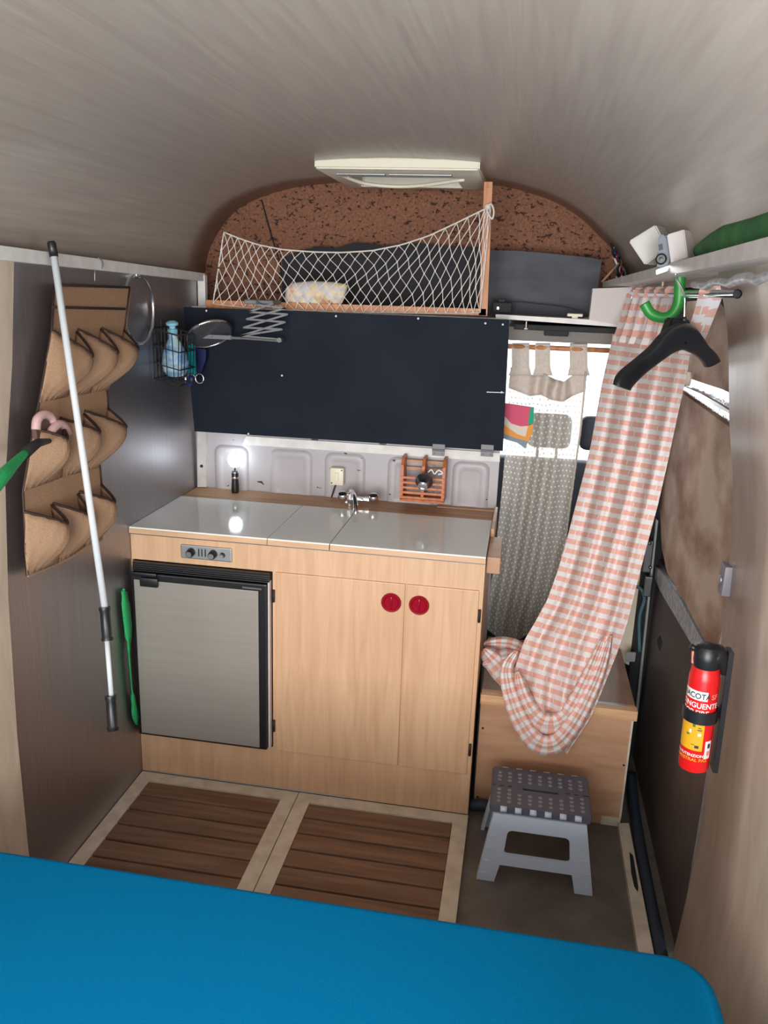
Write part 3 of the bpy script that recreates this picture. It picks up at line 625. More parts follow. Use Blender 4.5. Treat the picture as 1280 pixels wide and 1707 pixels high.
# pouch behind net
def soft(bm, P, ax, val, th, n=1):
    """soft cushion: closed px outline swollen towards its middle, front and back"""
    pts = [at(x, y, ax, val) for x, y in P]; c_ = sum(pts, Vector()) / len(pts); d = Vector((0, -1, 0)) if ax == 'y' else Vector((-1, 0, 0)) if ax == 'x' else Vector((0, 0, 1))
    rings = {}
    for sgn in (1, -1):
        prev = None
        for k, s in enumerate((1, .93, .75, .5, .25)):
            if k == 0 and sgn == -1: ring = rings[0]
            else: ring = [bm.verts.new(c_ + (p - c_) * s + d * th * sgn * math.sqrt(max(0, 1 - s * s))) for p in pts]
            if k == 0: rings[0] = ring
            if prev:
                for j in range(len(pts)): bm.faces.new((prev[j], prev[(j + 1) % len(pts)], ring[(j + 1) % len(pts)], ring[j]))
            prev = ring
        bm.faces.new(prev)
    return bm
b_ = B(); soft(b_, [(476, 480), (488, 471), (520, 468), (560, 470), (581, 475), (576, 492), (571, 505), (556, 519), (520, 521), (490, 519), (478, 514), (474, 497)], 'y', .535, .03); tag(obj('printed_pouch', b_, 'print', smooth=True), 'soft cream pastel-printed cloth pouch behind the net', 'pouch')
# dark foam sheet behind net and slate sheet at right
b_ = B(); prism(b_, pxpoly([(470, 430), (500, 418), (535, 410), (560, 414), (590, 404), (612, 406), (640, 410), (690, 405), (740, 410), (800, 412), (806, 520), (470, 520)], 'y', .76), (0, .02, 0)); tag(obj('foam_sheet', b_, 'foam'), 'black foam sheet with ragged top edge behind the net', 'foam sheet')
b_ = B(); prism(b_, pxpoly([(812, 417), (860, 418), (900, 421), (988, 430), (974, 531), (812, 527)], 'y', .70), (0, .02, 0)); prism(b_, pxpoly([(988, 430), (1003, 434), (994, 500), (974, 531)], 'y', .70), (0, .018, 0))
tag(obj('slate_sheet', b_, 'slate'), 'scuffed dark slate-grey sheet standing on shelf right of the post', 'sheet')
b_ = B(); prism(b_, pxpoly([(820, 500), (870, 504), (940, 512), (974, 520), (972, 533), (820, 526)], 'y', .66), (0, .03, 0)); tag(obj('black_cloth', b_, 'seat'), 'dark grey folded cloth in front of scuffed slate sheet', 'cloth')
t = thing('gadget', 'small black gadget with silver catch on shelf right of post', 'gadget', tuple(at(834, 515, 'y', .6)))
p = at(836, 510, 'y', .60)
b_ = B(); box(b_, (p.x - .03, p.y - .015, p.z - .022), (p.x + .035, p.y + .015, p.z + .012), .006); box(b_, (p.x - .012, p.y - .012, p.z + .012), (p.x + .012, p.y + .012, p.z + .024), .004); obj('body', b_, 'blackmat', t, 'auto')
b_ = B(); box(b_, (p.x - .015, p.y - .018, p.z - .012), (p.x - .007, p.y - .014, p.z - .003), .001); obj('catch', b_, 'chrome', t)
p = at(958, 528, 'y', .56)
b_ = B(); box(b_, (p.x - .025, p.y - .004, p.z - .0), (p.x + .025, p.y + .008, p.z + .010), .003); box(b_, (p.x - .01, p.y - .004, p.z - .008), (p.x + .01, p.y + .006, p.z + .002), .002); tag(obj('shelf_clip', b_, 'ivory'), 'little white plastic clip on the front edge of the cab shelf', 'clip')
b_ = B(); p = at(877, 542, 'y', .538); tube(b_, [p + Vector((0, 0, .012)), p + Vector((0, 0, -.012))], .002, 6); tube(b_, [p + Vector((-.006, 0, -.012)), p + Vector((.006, 0, -.012))], .002, 6); tag(obj('curtain_hook', b_, 'ivory'), 'tiny white hook hanging under the cab shelf edge', 'hook')
# white box board at shelf end
b_ = B(); prism(b_, pxpoly([(988, 481), (1054, 479), (1041, 544), (982, 533)], 'y', .52), (0, .05, 0)); tag(obj('white_box', b_, 'card'), 'worn white-painted box block at right end of the cab shelf', 'box')
# wires tangle
tw = thing('cable_bundle', 'tangle of coloured cables at the right edge of the cork wall', 'cables', tuple(at(1025, 425, 'y', .76)))
for k, (c_, n_) in enumerate((('blackmat', 7), ('hose', 3), ('redpl', 2), ('wlabel', 2), ('darknavy', 4), ('ply', 2))):
    b_ = B()
    for j in range(n_):
        x0 = 1016 + random.random() * 8; pts = [at(x0 + (y - 385) * .2 + random.uniform(-5, 5), y, 'y', .75 + random.uniform(-.02, .02)) for y in range(385, 465, 13)]
        tube(b_, smoothpts(pts, 3), .0035, 5)
    obj('cable', b_, c_, tw, True)
b_ = B(); tube(b_, [at(1034, 436, 'y', .74), at(1003, 470, 'y', .72)], .004, 6); obj('cable', b_, 'ply', tw, True)

# ceiling vent
t = thing('roof_vent', 'cream plastic roof vent with insect screen frame on the ceiling', 'roof vent', (.74, .42, 1.96))
b_ = B()
def frame(bm, x0, x1, y0, y1, w_, z0, z1, bev=.004):
    box(bm, (x0, y0, z0), (x1, y0 + w_, z1), bev); box(bm, (x0, y1 - w_, z0), (x1, y1, z1), bev)
    box(bm, (x0, y0 + w_ * .5, z0), (x0 + w_, y1 - w_ * .5, z1), bev); box(bm, (x1 - w_, y0 + w_ * .5, z0), (x1, y1 - w_ * .5, z1), bev)
VX0, VX1, VY0, VY1 = .498, .992, .30, .72
t_ = bmesh.new(); q = [(VX0, VY0), (VX1, VY0), (VX1, VY1), (VX0, VY1)]
def ringprism(bm, q0, q1, z0, z1, ins):
    """square bezel: outer loop q0 at z0 (top), sloping in to q1 at z1 (bottom), inner lip"""
    def V(q_, z): return [bm.verts.new((x, y, z)) for x, y in q_]
    a = V(q0, z0); c_ = V(q0, z1 + .012); d = V(q1, z1)
    e_ = V([(x + ins * sx, y + ins * sy) for (x, y), (sx, sy) in zip(q1, ((1, 1), (-1, 1), (-1, -1), (1, -1)))], z1)
    g_ = V([(x + ins * sx, y + ins * sy) for (x, y), (sx, sy) in zip(q1, ((1, 1), (-1, 1), (-1, -1), (1, -1)))], z0)
    for A_, D_ in ((a, c_), (c_, d), (d, e_), (e_, g_), (g_, a)):
        for i in range(4): bm.faces.new((A_[i], A_[(i + 1) % 4], D_[(i + 1) % 4], D_[i]))
ringprism(b_, q, [(VX0 + .03, VY0 + .03), (VX1 - .03, VY0 + .03), (VX1 - .03, VY1 - .03), (VX0 + .03, VY1 - .03)], 1.968, 1.925, .05)
bmesh.ops.bevel(b_, geom=b_.edges[:], offset=.004, segments=2, affect='EDGES')
obj('bezel', b_, 'vent', t, 'auto')
b_ = B(); box(b_, (VX0 + .06, VY0 + .06, 1.955), (VX1 - .06, VY1 - .06, 1.96)); obj('screen', b_, 'dsteel', t)
b_ = B(); box(b_, (.56, .322, 1.922), (.71, .342, 1.9265), .002); box(b_, (.72, .322, 1.922), (.91, .342, 1.9265), .002); obj('slide_strip', b_, 'alu', t)
b_ = B(); tube(b_, smoothpts([(.545, .37, 1.936), (.62, .48, 1.916), (.76, .50, 1.912), (.94, .42, 1.925)], 6), .006, 7); obj('seal_lip', b_, 'ivory', t, True)

# ================================================================== LEFT WALL ITEMS
# shoe organiser
org = thing('hanging_organiser', 'tan canvas hanging organiser with nine brown-bound pockets on steel wall', 'organiser', tuple(at(130, 700, 'x', .01)))
out = [(90, 475), (216, 479), (212, 515), (208, 550), (183, 640), (176, 655), (181, 682), (165, 775), (169, 808), (169, 900), (148, 915), (97, 940), (45, 962), (40, 858), (37, 819), (56, 714), (65, 670), (86, 552)]
b_ = B(); prism(b_, pxpoly(out, 'x', .024), (.005, 0, 0)); obj('backing', b_, 'orgfab', org)
b_ = B()
tube(b_, [at(90, 475, 'x', .032), at(216, 479, 'x', .032)], .0035, 6)
tube(b_, [at(87, 512, 'x', .032), at(208, 515, 'x', .032)], .0035, 6)
tube(b_, [at(90, 475, 'x', .030), at(86, 552, 'x', .030), at(65, 670, 'x', .030), at(56, 714, 'x', .030), at(38, 819, 'x', .030), at(40, 858, 'x', .030), at(45, 960, 'x', .030)], .003, 6)
tube(b_, [at(216, 479, 'x', .030), at(207, 550, 'x', .030)], .003, 6); tube(b_, [at(178, 650, 'x', .030), at(181, 682, 'x', .030)], .003, 6); tube(b_, [at(166, 775, 'x', .030), at(169, 808, 'x', .030)], .003, 6)
obj('binding', b_, 'brown', org, True)
def pocket(A, Bp, Ct, Dp, bulge, apex, lab=None):
    """A,Bp wall attach points (px) left/right of the opening; Ct,Dp right/left bottom; apex (px) of the lip at x=bulge"""
    xw = .031
    a, b2, c2, d2 = (at(*p, 'x', xw) for p in (A, Bp, Ct, Dp)); ap = at(*apex, 'x', bulge)
    lip = [a.lerp(ap, .5) + Vector((.012, 0, .004)), ap]
    L = smoothpts([a, a.lerp(ap, .35) + Vector((.010, 0, .0)), a.lerp(ap, .72) + Vector((.012, 0, .0)), ap, ap.lerp(b2, .4) + Vector((.006, 0, 0)), b2], 4)
    nb = len(L); bot = [d2.lerp(c2, j / (nb - 1)) for j in range(nb)]
    rows = []
    for i in range(9):
        s = i / 8; row = []
        for j in range(nb):
            p = L[j].lerp(bot[j], s); u = math.sin(PI * j / (nb - 1))
            p.x += .030 * math.sin(PI * min(1, s * 1.05)) * u * (1 - s * .3) + .002 * math.sin(j * 2.1 + i)
            row.append(p)
        rows.append(row)
    b_ = B(); grid(b_, rows); o = obj('pocket', b_, 'orgfab', org, True); solid(o, .002)
    b_ = B(); tube(b_, L, .0038, 6); e_ = obj('pocket_binding', b_, 'brown', o, True)
    e_.matrix_parent_inverse = Matrix()
    return o
PK = [((86, 551), (128, 553), (113, 661), (65, 671), (155, 594)), ((130, 549), (168, 549), (150, 655), (115, 661), (197, 588)), ((169, 547), (207, 551), (182, 648), (152, 655), (231, 583)),
      ((56, 714), (98, 704), (103, 796), (39, 819), (112, 732)), ((100, 697), (140, 690), (140, 786), (105, 795), (167, 721)), ((141, 685), (180, 681), (166, 778), (141, 786), (211, 712)),
      ((40, 853), (86, 842), (97, 939), (44, 960), (113, 873)), ((88, 839), (130, 824), (141, 912), (99, 938), (150, 860)), ((132, 820), (169, 808), (169, 900), (142, 911), (192, 837))]
for A_, B2, C2, D2, ap in PK: pocket(A_, B2, C2, D2, .085, ap)
# wire hooks at top
b_ = B(); tube(b_, smoothpts([at(158, 470, 'x', .02), at(158, 455, 'x', .022), at(160, 448, 'x', .02)], 4), .0018, 6); tube(b_, smoothpts([at(163, 430, 'x', .03), at(170, 434, 'x', .034), at(171, 444, 'x', .03), at(166, 450, 'x', .02)], 4), .0018, 6); obj('hanging_wire', b_, 'alu', org, True)
# sandals in the pocket (two)
for k, (dx, dy, lab) in enumerate(((0, 0, 'pale pink sandal standing upright in the organiser pocket, further from camera'), (29, 14, 'pale pink sandal leaning in the organiser pocket, nearer the white pole'))):
    t = thing('sandal', lab, 'sandal', tuple(at(70 + dx, 715 + dy, 'x', .05)), 'sandals in the organiser pocket')
    c_ = [(60, 716), (62, 700), (72, 691), (83, 694), (88, 703)]
    if k: c_ = [(80, 735), (86, 718), (98, 707), (109, 713), (113, 724)]
    pl_ = [at(x, y, 'x', .045 + .01 * k) for x, y in c_]
    b_ = B(); tube(b_, smoothpts(pl_, 5), .011, 8); obj('strap', b_, 'purple', t, True)
    b_ = B(); q = pl_ + [at(c_[-1][0] + 0, c_[-1][1] + 22, 'x', .045 + .01 * k), at(c_[0][0] + 4, c_[0][1] + 24, 'x', .045 + .01 * k)]
    prism(b_, q, (-.012, 0, 0)); obj('sole', b_, 'sole', t)
# green cord with black grip coming out of pocket to the left
t = thing('green_strap', 'bright green strap with black grip hanging out of organiser pocket', 'strap', tuple(at(50, 740, 'x', .10)))
g1 = at(42, 755, 'x', .11); g0 = at(64, 738, 'x', .09)
b_ = B(); tube(b_, [at(82, 735, 'x', .07), g0, g1], [.006, .010, .013], 10); obj('grip', b_, 'blackmat', t, True)
b_ = B(); tube(b_, smoothpts([at(42, 755, 'x', .11), at(20, 777, 'x', .13), at(0, 800, 'x', .15), at(-40, 850, 'x', .16)], 5), [.008 + .006 * min(1, k / 8) for k in range(16)], 8); obj('webbing', b_, 'greenfab', t, True)
# telescopic white pole
t = thing('telescopic_pole', 'long white telescopic pole with black grips leaning along left wall', 'pole', tuple(at(187, 1215, 'x', .13)))
P = lambda x, y: at(x, y, 'x', .045 + .19 * (y - 402) / 813)
b_ = B(); tube(b_, [P(89, 420), P(175, 1015)], .0085, 12); obj('outer_tube', b_, 'pole', t, True)
b_ = B(); tube(b_, [P(178, 1065), P(186, 1165)], .0062, 12); obj('inner_tube', b_, 'pole', t, True)
b_ = B(); tube(b_, [P(85, 402), P(86, 406), P(90, 428)], [.008, .0105, .0105], 12); obj('end_cap', b_, 'black', t, True)
b_ = B(); tube(b_, [P(174, 1012), P(174.5, 1016), P(175, 1020), P(178.5, 1062), P(179, 1064), P(179.2, 1068)], [.014, .0145, .0125, .0125, .015, .014], 14); obj('grip', b_, 'black', t, 'auto')
b_ = B(); tube(b_, [P(184.3, 1160), P(184.6, 1163), P(185, 1168), P(188, 1210), P(188.3, 1213), P(188.6, 1218)], [.014, .0145, .0125, .0125, .015, .013], 14); obj('grip', b_, 'black', t, 'auto')
# towel ring
t = thing('towel_ring', 'chrome towel ring hanging from top rail of the steel wall', 'towel ring', (.03, .075, 1.62))
cR = Vector((.012, .105, 1.513))
b_ = B(); tube(b_, [cR + Vector((0, .098 * math.sin(a), .103 * math.cos(a))) for a in [k * PI / 20 for k in range(40)]], .0055, 8, closed=True); obj('ring', b_, 'chrome', t, True)
b_ = B(); box(b_, (.0, .088, 1.600), (.018, .122, 1.632), .006); lathe(b_, [(.016, 0), (.013, .008), (0, .010)], align((1, 0, 0), (.016, .105, 1.62)), 14); obj('mount', b_, 'chrome', t, 'auto')
# green webbing strip
P = [(207, 985), (213, 1040), (215, 1090), (220, 1150), (228, 1208)]
b_ = B(); rows = []
for k in range(21):
    s = k / 20; c_ = interp(P, s); wd = [5, 7, 7, 6, 3, 2, 1.6, 1.2, 4, 6, 3][int(s * 10)]; tw_ = s * 3
    rows.append([at(c_[0] - wd, c_[1], 'x', .012), at(c_[0], c_[1], 'x', .018 + .005 * math.sin(tw_)), at(c_[0] + wd, c_[1] + 2, 'x', .012)])
grid(b_, rows); tube(b_, [at(206, 983, 'x', .0), at(206, 983, 'x', .016)], .004, 8)
o = tag(obj('green_ribbon', b_, 'greenfab', smooth=True), 'thin green fabric ribbon hanging beside the fridge on the steel wall', 'ribbon'); solid(o, .0015)
# wire basket + bottle + hanging bits
t = thing('wire_basket', 'small black wire basket holding pale blue bottle on left wall', 'basket', (.05, .26, 1.30))
bx0, bx1, by0, by1 = .006, .096, .195, .315
b_ = B()
for z, inset in ((1.452, 0), (1.40, .0), (1.345, .0), (1.295, .008)):
    q = [(bx0, by0 + inset, z), (bx1 - inset, by0 + inset, z - .02), (bx1 - inset, by1 - inset, z - .02), (bx0, by1 - inset, z)]
    tube(b_, q, .0022 if z < 1.45 else .003, 5, closed=True)
for k in range(6):
    y = by0 + (by1 - by0) * k / 5
    tube(b_, [(bx1, y, 1.432), (bx1 - .008, y, 1.275), (bx0, y, 1.295), (bx0, y, 1.452 + (.022 if k in (1, 3) else 0))], .0016, 5)
for k in range(1, 4):
    x = bx0 + (bx1 - bx0) * k / 4
    tube(b_, [(x, by0, 1.452 - .005 * k), (x, by0 + .006, 1.29), (x, by1 - .006, 1.29), (x, by1, 1.452 - .005 * k)], .0016, 5)
obj('wire_frame', b_, 'blackwire', t)
t = thing('bottle', 'pale blue pump bottle standing in black wire basket', 'bottle', (.05, .27, 1.30))
b_ = B(); mt = Matrix.Translation((.05, .272, 1.299)) @ Matrix.Rotation(.12, 4, 'X')
lathe(b_, [(.0, 0), (.028, .002), (.041, .018), (.043, .045), (.036, .080), (.022, .108), (.0145, .120), (.0145, .138)], mt, 26); obj('flask', b_, 'bluecloudy', t, 'auto')
b_ = B(); lathe(b_, [(.016, .138), (.016, .150), (.010, .152), (.010, .160), (.019, .163), (.020, .170), (.010, .176), (0, .177)], mt, 22)
obj('pump_cap', b_, flat('light_blue_cap', rgb(142, 200, 222), .3), t, 'auto')
b_ = B(); prism(b_, pxpoly([(313, 575), (323, 576), (325, 625), (313, 626)], 'y', .335), (0, .012, 0)); prism(b_, pxpoly([(317, 573), (321, 573), (321, 577), (317, 577)], 'y', .335), (0, .01, 0))
tag(obj('teal_comb', b_, 'teal'), 'teal plastic comb hanging beside wire basket', 'comb')
b_ = B(); prism(b_, pxpoly([(326, 580), (343, 583), (343, 598), (335, 622), (327, 622)], 'y', .40), (0, .012, 0)); tag(obj('navy_case', b_, 'darknavy'), 'dark navy flat case hanging behind the teal comb', 'case')
t = thing('key_ring', 'steel key ring with dark blue tag hanging under teal comb', 'key ring', tuple(at(320, 630, 'y', .33)))
c_ = at(332.5, 631, 'y', .33)
b_ = B(); tube(b_, [c_ + Vector((.0145 * math.cos(a), 0, .0155 * math.sin(a))) for a in [k * PI / 12 for k in range(24)]], .0022, 6, closed=True); obj('ring', b_, 'chrome', t, True)
b_ = B(); soft(b_, [(312, 627), (318, 625), (323, 630), (322, 638), (316, 645), (310, 643), (310, 634)], 'y', .33, .006); obj('tag', b_, 'navy', t, True)
b_ = B(); tube(b_, [at(313, 624, 'y', .33), at(320, 624, 'y', .325), at(327, 629, 'y', .33)], .003, 6); soft(b_, [(306, 627), (311, 626), (312, 634), (309, 640), (306, 634)], 'y', .335, .004); obj('clasp', b_, 'chrome', t, True)
# extending shaving mirror
t = thing('extending_mirror', 'round chrome shaving mirror on folding scissor arm before the blackboard', 'mirror', tuple(at(430, 515, 'y', .40)))
YM = .375
Lp = [(415, 520), (411, 532), (406, 546), (401, 560)]; Rp = [(475, 514), (479, 524), (475, 537), (470, 549), (467, 566)]
b_ = B(); ii = 0
def bar(bm, p, q, y, w_=.0030, th=.002):
    a = at(*p, 'y', y); c_ = at(*q, 'y', y); d = (c_ - a).normalized(); n_ = Vector((-d.z, 0, d.x)) * w_
    prism(bm, [a + n_, c_ + n_, c_ - n_, a - n_], (0, th, 0))
    for z in (a, c_, (a + c_) / 2): lathe(bm, [(.003, 0), (.002, .0015), (0, .0015)], align((0, -1, 0), z), 8)
for k in range(3):
    bar(b_, Lp[k + 1], Rp[k], YM); bar(b_, Lp[k], Rp[k + 1], YM + .004)
bar(b_, (428, 508), Rp[0], YM); bar(b_, Lp[0], (455, 506), YM + .004); bar(b_, Lp[3], Rp[4], YM + .004); bar(b_, Lp[3], Rp[3], YM)
obj('scissor_arm', b_, 'armsteel', t)
b_ = B(); tube(b_, [at(402, 564, 'y', YM - .004), at(470, 569, 'y', YM - .004)], .0032, 8); tube(b_, [at(384, 563, 'y', YM - .004), at(402, 564, 'y', YM - .004)], .0045, 8); lathe(b_, [(.008, 0), (.008, .02), (0, .02)], align((0, 1, 0), at(465, 567, 'y', YM - .01)), 12); obj('support_rod', b_, 'armsteel', t, 'auto')
b_ = B(); bar(b_, (322, 560), (386, 563), YM - .006, .0065, .003); obj('stirrup', b_, 'armsteel', t)
cM = at(349, 557, 'y', YM - .002); u = Vector((.87, 0, .49)); u2 = Vector((-.49, 0, .87)); v2 = (u2 * .42 - Vector((0, 1, 0)) * .90).normalized(); nM = u.cross(v2).normalized()
if nM.y > 0: nM = -nM
b_ = B(); tube(b_, [cM + (u * math.cos(a) + v2 * math.sin(a)) * .076 for a in [k * PI / 20 for k in range(40)]], .0045, 8, closed=True); obj('mirror_rim', b_, 'chrome', t, True)
b_ = B(); lathe(b_, [(.074, -.002), (.074, .002), (0, .003)], Matrix.Translation(cM) @ Matrix((u, v2, u.cross(v2))).transposed().to_4x4(), 40); obj('mirror_glass', b_, 'mirror', t, 'auto')
b_ = B(); box(b_, at(440, 503, 'y', .46) - Vector((.05, .06, .008)), at(440, 503, 'y', .46) + Vector((.05, .03, .006)), .004); tube(b_, [at(428, 503, 'y', .40), at(440, 514, 'y', .385)], .005, 8); obj('mount', b_, 'armsteel', t)
# ================================================================== CAB SEAT & CURTAINS
t = thing('cab_bench_seat', 'charcoal cab bench seat with headrests seen behind and between the curtains', 'seat', (1.35, 1.3, 0))
def sb(lo, hi, bev):
    b_ = B(); box(b_, lo, hi, bev, seg=4); return b_
obj('backrest', sb((.95, 1.25, .40), (1.66, 1.38, .90), .05), 'seat', t, True)
obj('headrest', sb((1.20, 1.25, .955), (1.385, 1.34, 1.10), .04), 'seat', t, True)
obj('headrest', sb((1.42, 1.25, .955), (1.60, 1.34, 1.10), .04), 'seat', t, True)
for x in (1.25, 1.33, 1.48, 1.54):
    b_ = B(); tube(b_, [(x, 1.30, .88), (x, 1.30, .98)], .006, 8); obj('headrest_post', b_, 'alu', t, True)
obj('cushion', sb((.95, 1.25, .30), (1.66, 1.60, .46), .05), 'seat', t, True)
obj('pedestal', sb((1.0, 1.32, -.02), (1.60, 1.58, .31), .02), 'blackmat', t)
b_ = B(); box(b_, (.0, 1.62, .52), (1.69, 1.975, .74), .04, seg=4); tag(obj('dashboard', b_, 'seat', smooth=True), 'dark dashboard below the windscreen behind the curtains', 'dashboard')
# wooden rod of the beige curtain
b_ = B(); tube(b_, [at(846, 577, 'y', .62), at(1030, 585, 'y', .62)], .0085, 10); tag(obj('curtain_rod', b_, 'postw', smooth=True), 'thin wooden rod carrying the dotted beige curtain', 'curtain rod')
cur = thing('beige_curtain', 'sheer beige dotted tab-top curtain in the cab doorway', 'curtain', tuple(at(890, 1070, 'y', .62)))
LE = [(851, 612), (846, 660), (843, 740), (838, 800), (830, 880), (822, 950), (812, 1010), (808, 1045), (812, 1062)]
RE = [(978, 620), (975, 660), (969, 720), (962, 770), (952, 840), (944, 900), (934, 950), (922, 1000), (905, 1050), (895, 1072)]
TE = [(851, 612), (868, 618), (887, 625), (905, 622), (925, 632), (940, 636), (955, 625), (978, 618)]
rows = []; uvs = []; NU, NV = 60, 50
for i in range(NV + 1):
    s = i / NV; row = []; uvr = []
    for j in range(NU + 1):
        u_ = j / NU; top = interp(TE, u_)
        yb = 1046 + 26 * math.sin(PI * min(1, u_ * 1.15)) ; y = top[1] + (yb - top[1]) * s
        x = interpy(LE, y) * (1 - u_) + interpy(RE, y) * u_ if s > .02 else top[0]
        dep = .62 + .026 * math.sin(u_ * 2 * PI * 3.7 + s * 1.2) * (.5 + .5 * s) + .008 * math.sin(u_ * 31 + 2 + s * 3)
        p = at(x, y, 'y', dep); row.append(p); uvr.append((u_ * .36, p.z))
    rows.append(row); uvs.append(uvr)
nh = 4
b_ = B(); grid(b_, rows[nh:], uvs[nh:]); obj('cloth', b_, 'voile', cur, 'keep')
b_ = B(); grid(b_, rows[:nh + 1], uvs[:nh + 1]); o = obj('hem', b_, 'voilehem', cur, 'keep'); solid(o, .0015)
for x0, x1, bx, bw in ((853, 882, 866, 13), (892, 917, 905, 11), (950, 979, 966, 13)):
    b_ = B(); rws = []
    for k in range(10):
        s = k / 9; y = 577 + (626 - 577) * s
        xl = x0 + (bx - bw - 4 - x0) * max(0, (s - .7)) * 1.5 - 2 * max(0, s - .75) * 8; xr = x1 + (max(0, s - .7)) * 14
        rws.append([at(xl + (xr - xl) * q_ / 4, y, 'y', .612 + .004 * math.sin(q_)) for q_ in range(5)])
    grid(b_, rws)
    back = [[p + Vector((0, .022, 0)) for p in r_] for r_ in rws]; grid(b_, back[:-1]); 
    topr = [[rws[0][q_] + Vector((0, .011 - .011 * math.cos(a), .009 * math.sin(a))) for q_ in range(5)] for a in (0, PI / 4, PI / 2, 3 * PI / 4, PI)]; grid(b_, topr)
    o = obj('tab', b_, 'voilehem', cur, True); solid(o, .001)
for yy, xs in ((0, 0),):
    b_ = B(); tube(b_, [at(x - 2, y, 'y', .606) for x, y in RE], .003, 5); obj('side_hem', b_, 'voilehem', cur, True)
# colourful cloth pouch by the board edge
t = obj('cloth_pouch', (lambda b_: (prism(b_, pxpoly([(838, 672), (890, 680), (880, 710), (868, 711), (852, 706), (838, 690)], 'y', .52), (0, .012, 0), 0),
    prism(b_, pxpoly([(890, 680), (889, 706), (880, 707), (884, 680)], 'y', .519), (0, .014, 0), 3),
    prism(b_, pxpoly([(838, 690), (852, 706), (868, 711), (880, 710), (876, 728), (862, 724), (846, 712), (838, 706)], 'y', .52), (0, .012, 0), 1),
    prism(b_, pxpoly([(880, 710), (889, 706), (887, 722), (880, 736), (874, 734), (876, 728)], 'y', .518), (0, .012, 0), 2),
    prism(b_, pxpoly([(838, 706), (846, 712), (862, 724), (876, 728), (874, 734), (858, 730), (838, 722)], 'y', .5195), (0, .012, 0), 2),
    prism(b_, pxpoly([(838, 722), (858, 730), (874, 734), (880, 736), (876, 748), (862, 738), (838, 731)], 'y', .52), (0, .012, 0), 4), b_)[-1])(B()), ['bagpink', 'bagwhite', 'bagorange', 'baggreen', 'baggrey'])
tag(t, 'pink white and orange cloth pouch hanging right of the blackboard', 'pouch')

# chest
ch = thing('storage_chest', 'low plywood storage chest with hinged lid right of the cabinet', 'chest', (1.35, .25, 0))
CX0, CX1, CY0, CY1, CZ = 1.112, 1.575, .07, .50, .394
b_ = B(); box(b_, (CX0, CY0, -.018), (CX1, CY0 + .015, CZ - .03)); box(b_, (CX1 - .015, CY0 + .015, -.018), (CX1, CY1, CZ - .03)); box(b_, (CX0, CY0 + .015, -.018), (CX0 + .015, CY1, CZ - .03)); box(b_, (CX0, CY1 - .015, -.018), (CX1, CY1, CZ - .03)); obj('body', b_, 'ply', ch)
b_ = B(); box(b_, (CX0 - .002, CY0 - .002 + .025, CZ - .016), (CX1 + .004, CY1, CZ), .002); obj('lid', b_, 'plydark', ch)
b_ = B(); box(b_, (CX0 - .002, CY0 - .014, CZ - .034), (CX1 + .008, CY0 + .022, CZ - .001), .003); obj('front_batten', b_, 'pine', ch)
b_ = B(); box(b_, (CX0 + .28, CY0 + .012, CZ - .001), (CX1 - .03, CY0 + .024, CZ + .0012)); obj('metal_strip', b_, 'alu', ch)
b_ = B(); box(b_, (CX1 - .06, CY0 - .003, -.018), (CX1 - .002, CY0, .012)); box(b_, (CX1 - .006, CY0 - .003, .012), (CX1, CY0, CZ - .036)); obj('edge_wear', b_, 'frame', ch)
b_ = B(); box(b_, (CX0 - .004, CY0 - .002, -.018), (CX0 + .0, CY0 + .3, CZ)); obj('side_gap_strip', b_, 'blackmat', ch)  # thin black strip on the chest's left side, in the gap beside the cabinet
for z, x in ((.27, CX0 + .012), (.02, CX0 + .012), (.20, CX1 - .012)):
    b_ = B(); lathe(b_, [(.004, 0), (.003, .003), (0, .003)], align((0, -1, 0), (x, CY0, z)), 8); obj('screw', b_, 'dsteel', ch)
# stool
st = thing('folding_stool', 'grey folding step stool with dotted charcoal top on vinyl floor', 'stool', (1.31, -.14, -.02))
SZ = .212; sx0, sx1, sy0, sy1 = 1.168, 1.442, -.21, -.02
top = [at(822, 1268, 'z', SZ), at(982, 1291, 'z', SZ), at(981, 1360, 'z', SZ), at(816, 1327, 'z', SZ)]
print('STOOL', [tuple(round(c, 3) for c in p) for p in top])
bl = [at(798, 1441, 'z', -.02), at(984, 1472, 'z', -.02)]; print('FEET', bl)
sy0, sy1 = -.235, -.045
hx0, hx1 = 1.255, 1.355; hy0, hy1 = -.150, -.130
b_ = B()
zs = (SZ - .024, SZ)
for lo, hi in (((sx0, sy0), (sx1, hy0)), ((sx0, hy1), (sx1, sy1)), ((sx0, hy0), (hx0, hy1)), ((hx1, hy0), (sx1, hy1))):
    box(b_, (lo[0], lo[1], zs[0]), (hi[0], hi[1], zs[1]), .0)
bmesh.ops.remove_doubles(b_, verts=b_.verts[:], dist=.0001)
box(b_, (sx0 - .004, sy0 + .006, zs[0] + .001), (sx0 + .001, sy1 - .006, zs[1] - .003), .002); box(b_, (sx1 - .001, sy0 + .006, zs[0] + .001), (sx1 + .004, sy1 - .006, zs[1] - .003), .002)
tp_ = obj('top', b_, 'stooltop', st)
b_ = B()
for j, y in enumerate((-.215, -.196, -.177, -.110, -.091, -.072)):
    for i in range(9):
        x = sx0 + .02 + i * .0292
        if j in (2, 3) and i in (3, 4, 5) and False: continue
        lathe(b_, [(.0062, 0), (.0052, .0014), (0, .0014)], Matrix.Translation((x, y, SZ)), 10)
for i in (0, 1, 7, 8): lathe(b_, [(.0062, 0), (.0052, .0014), (0, .0014)], Matrix.Translation((sx0 + .02 + i * .0292, -.158, SZ)), 10)
obj('grip_dots', b_, 'stooldot', tp_)
b_ = B(); 
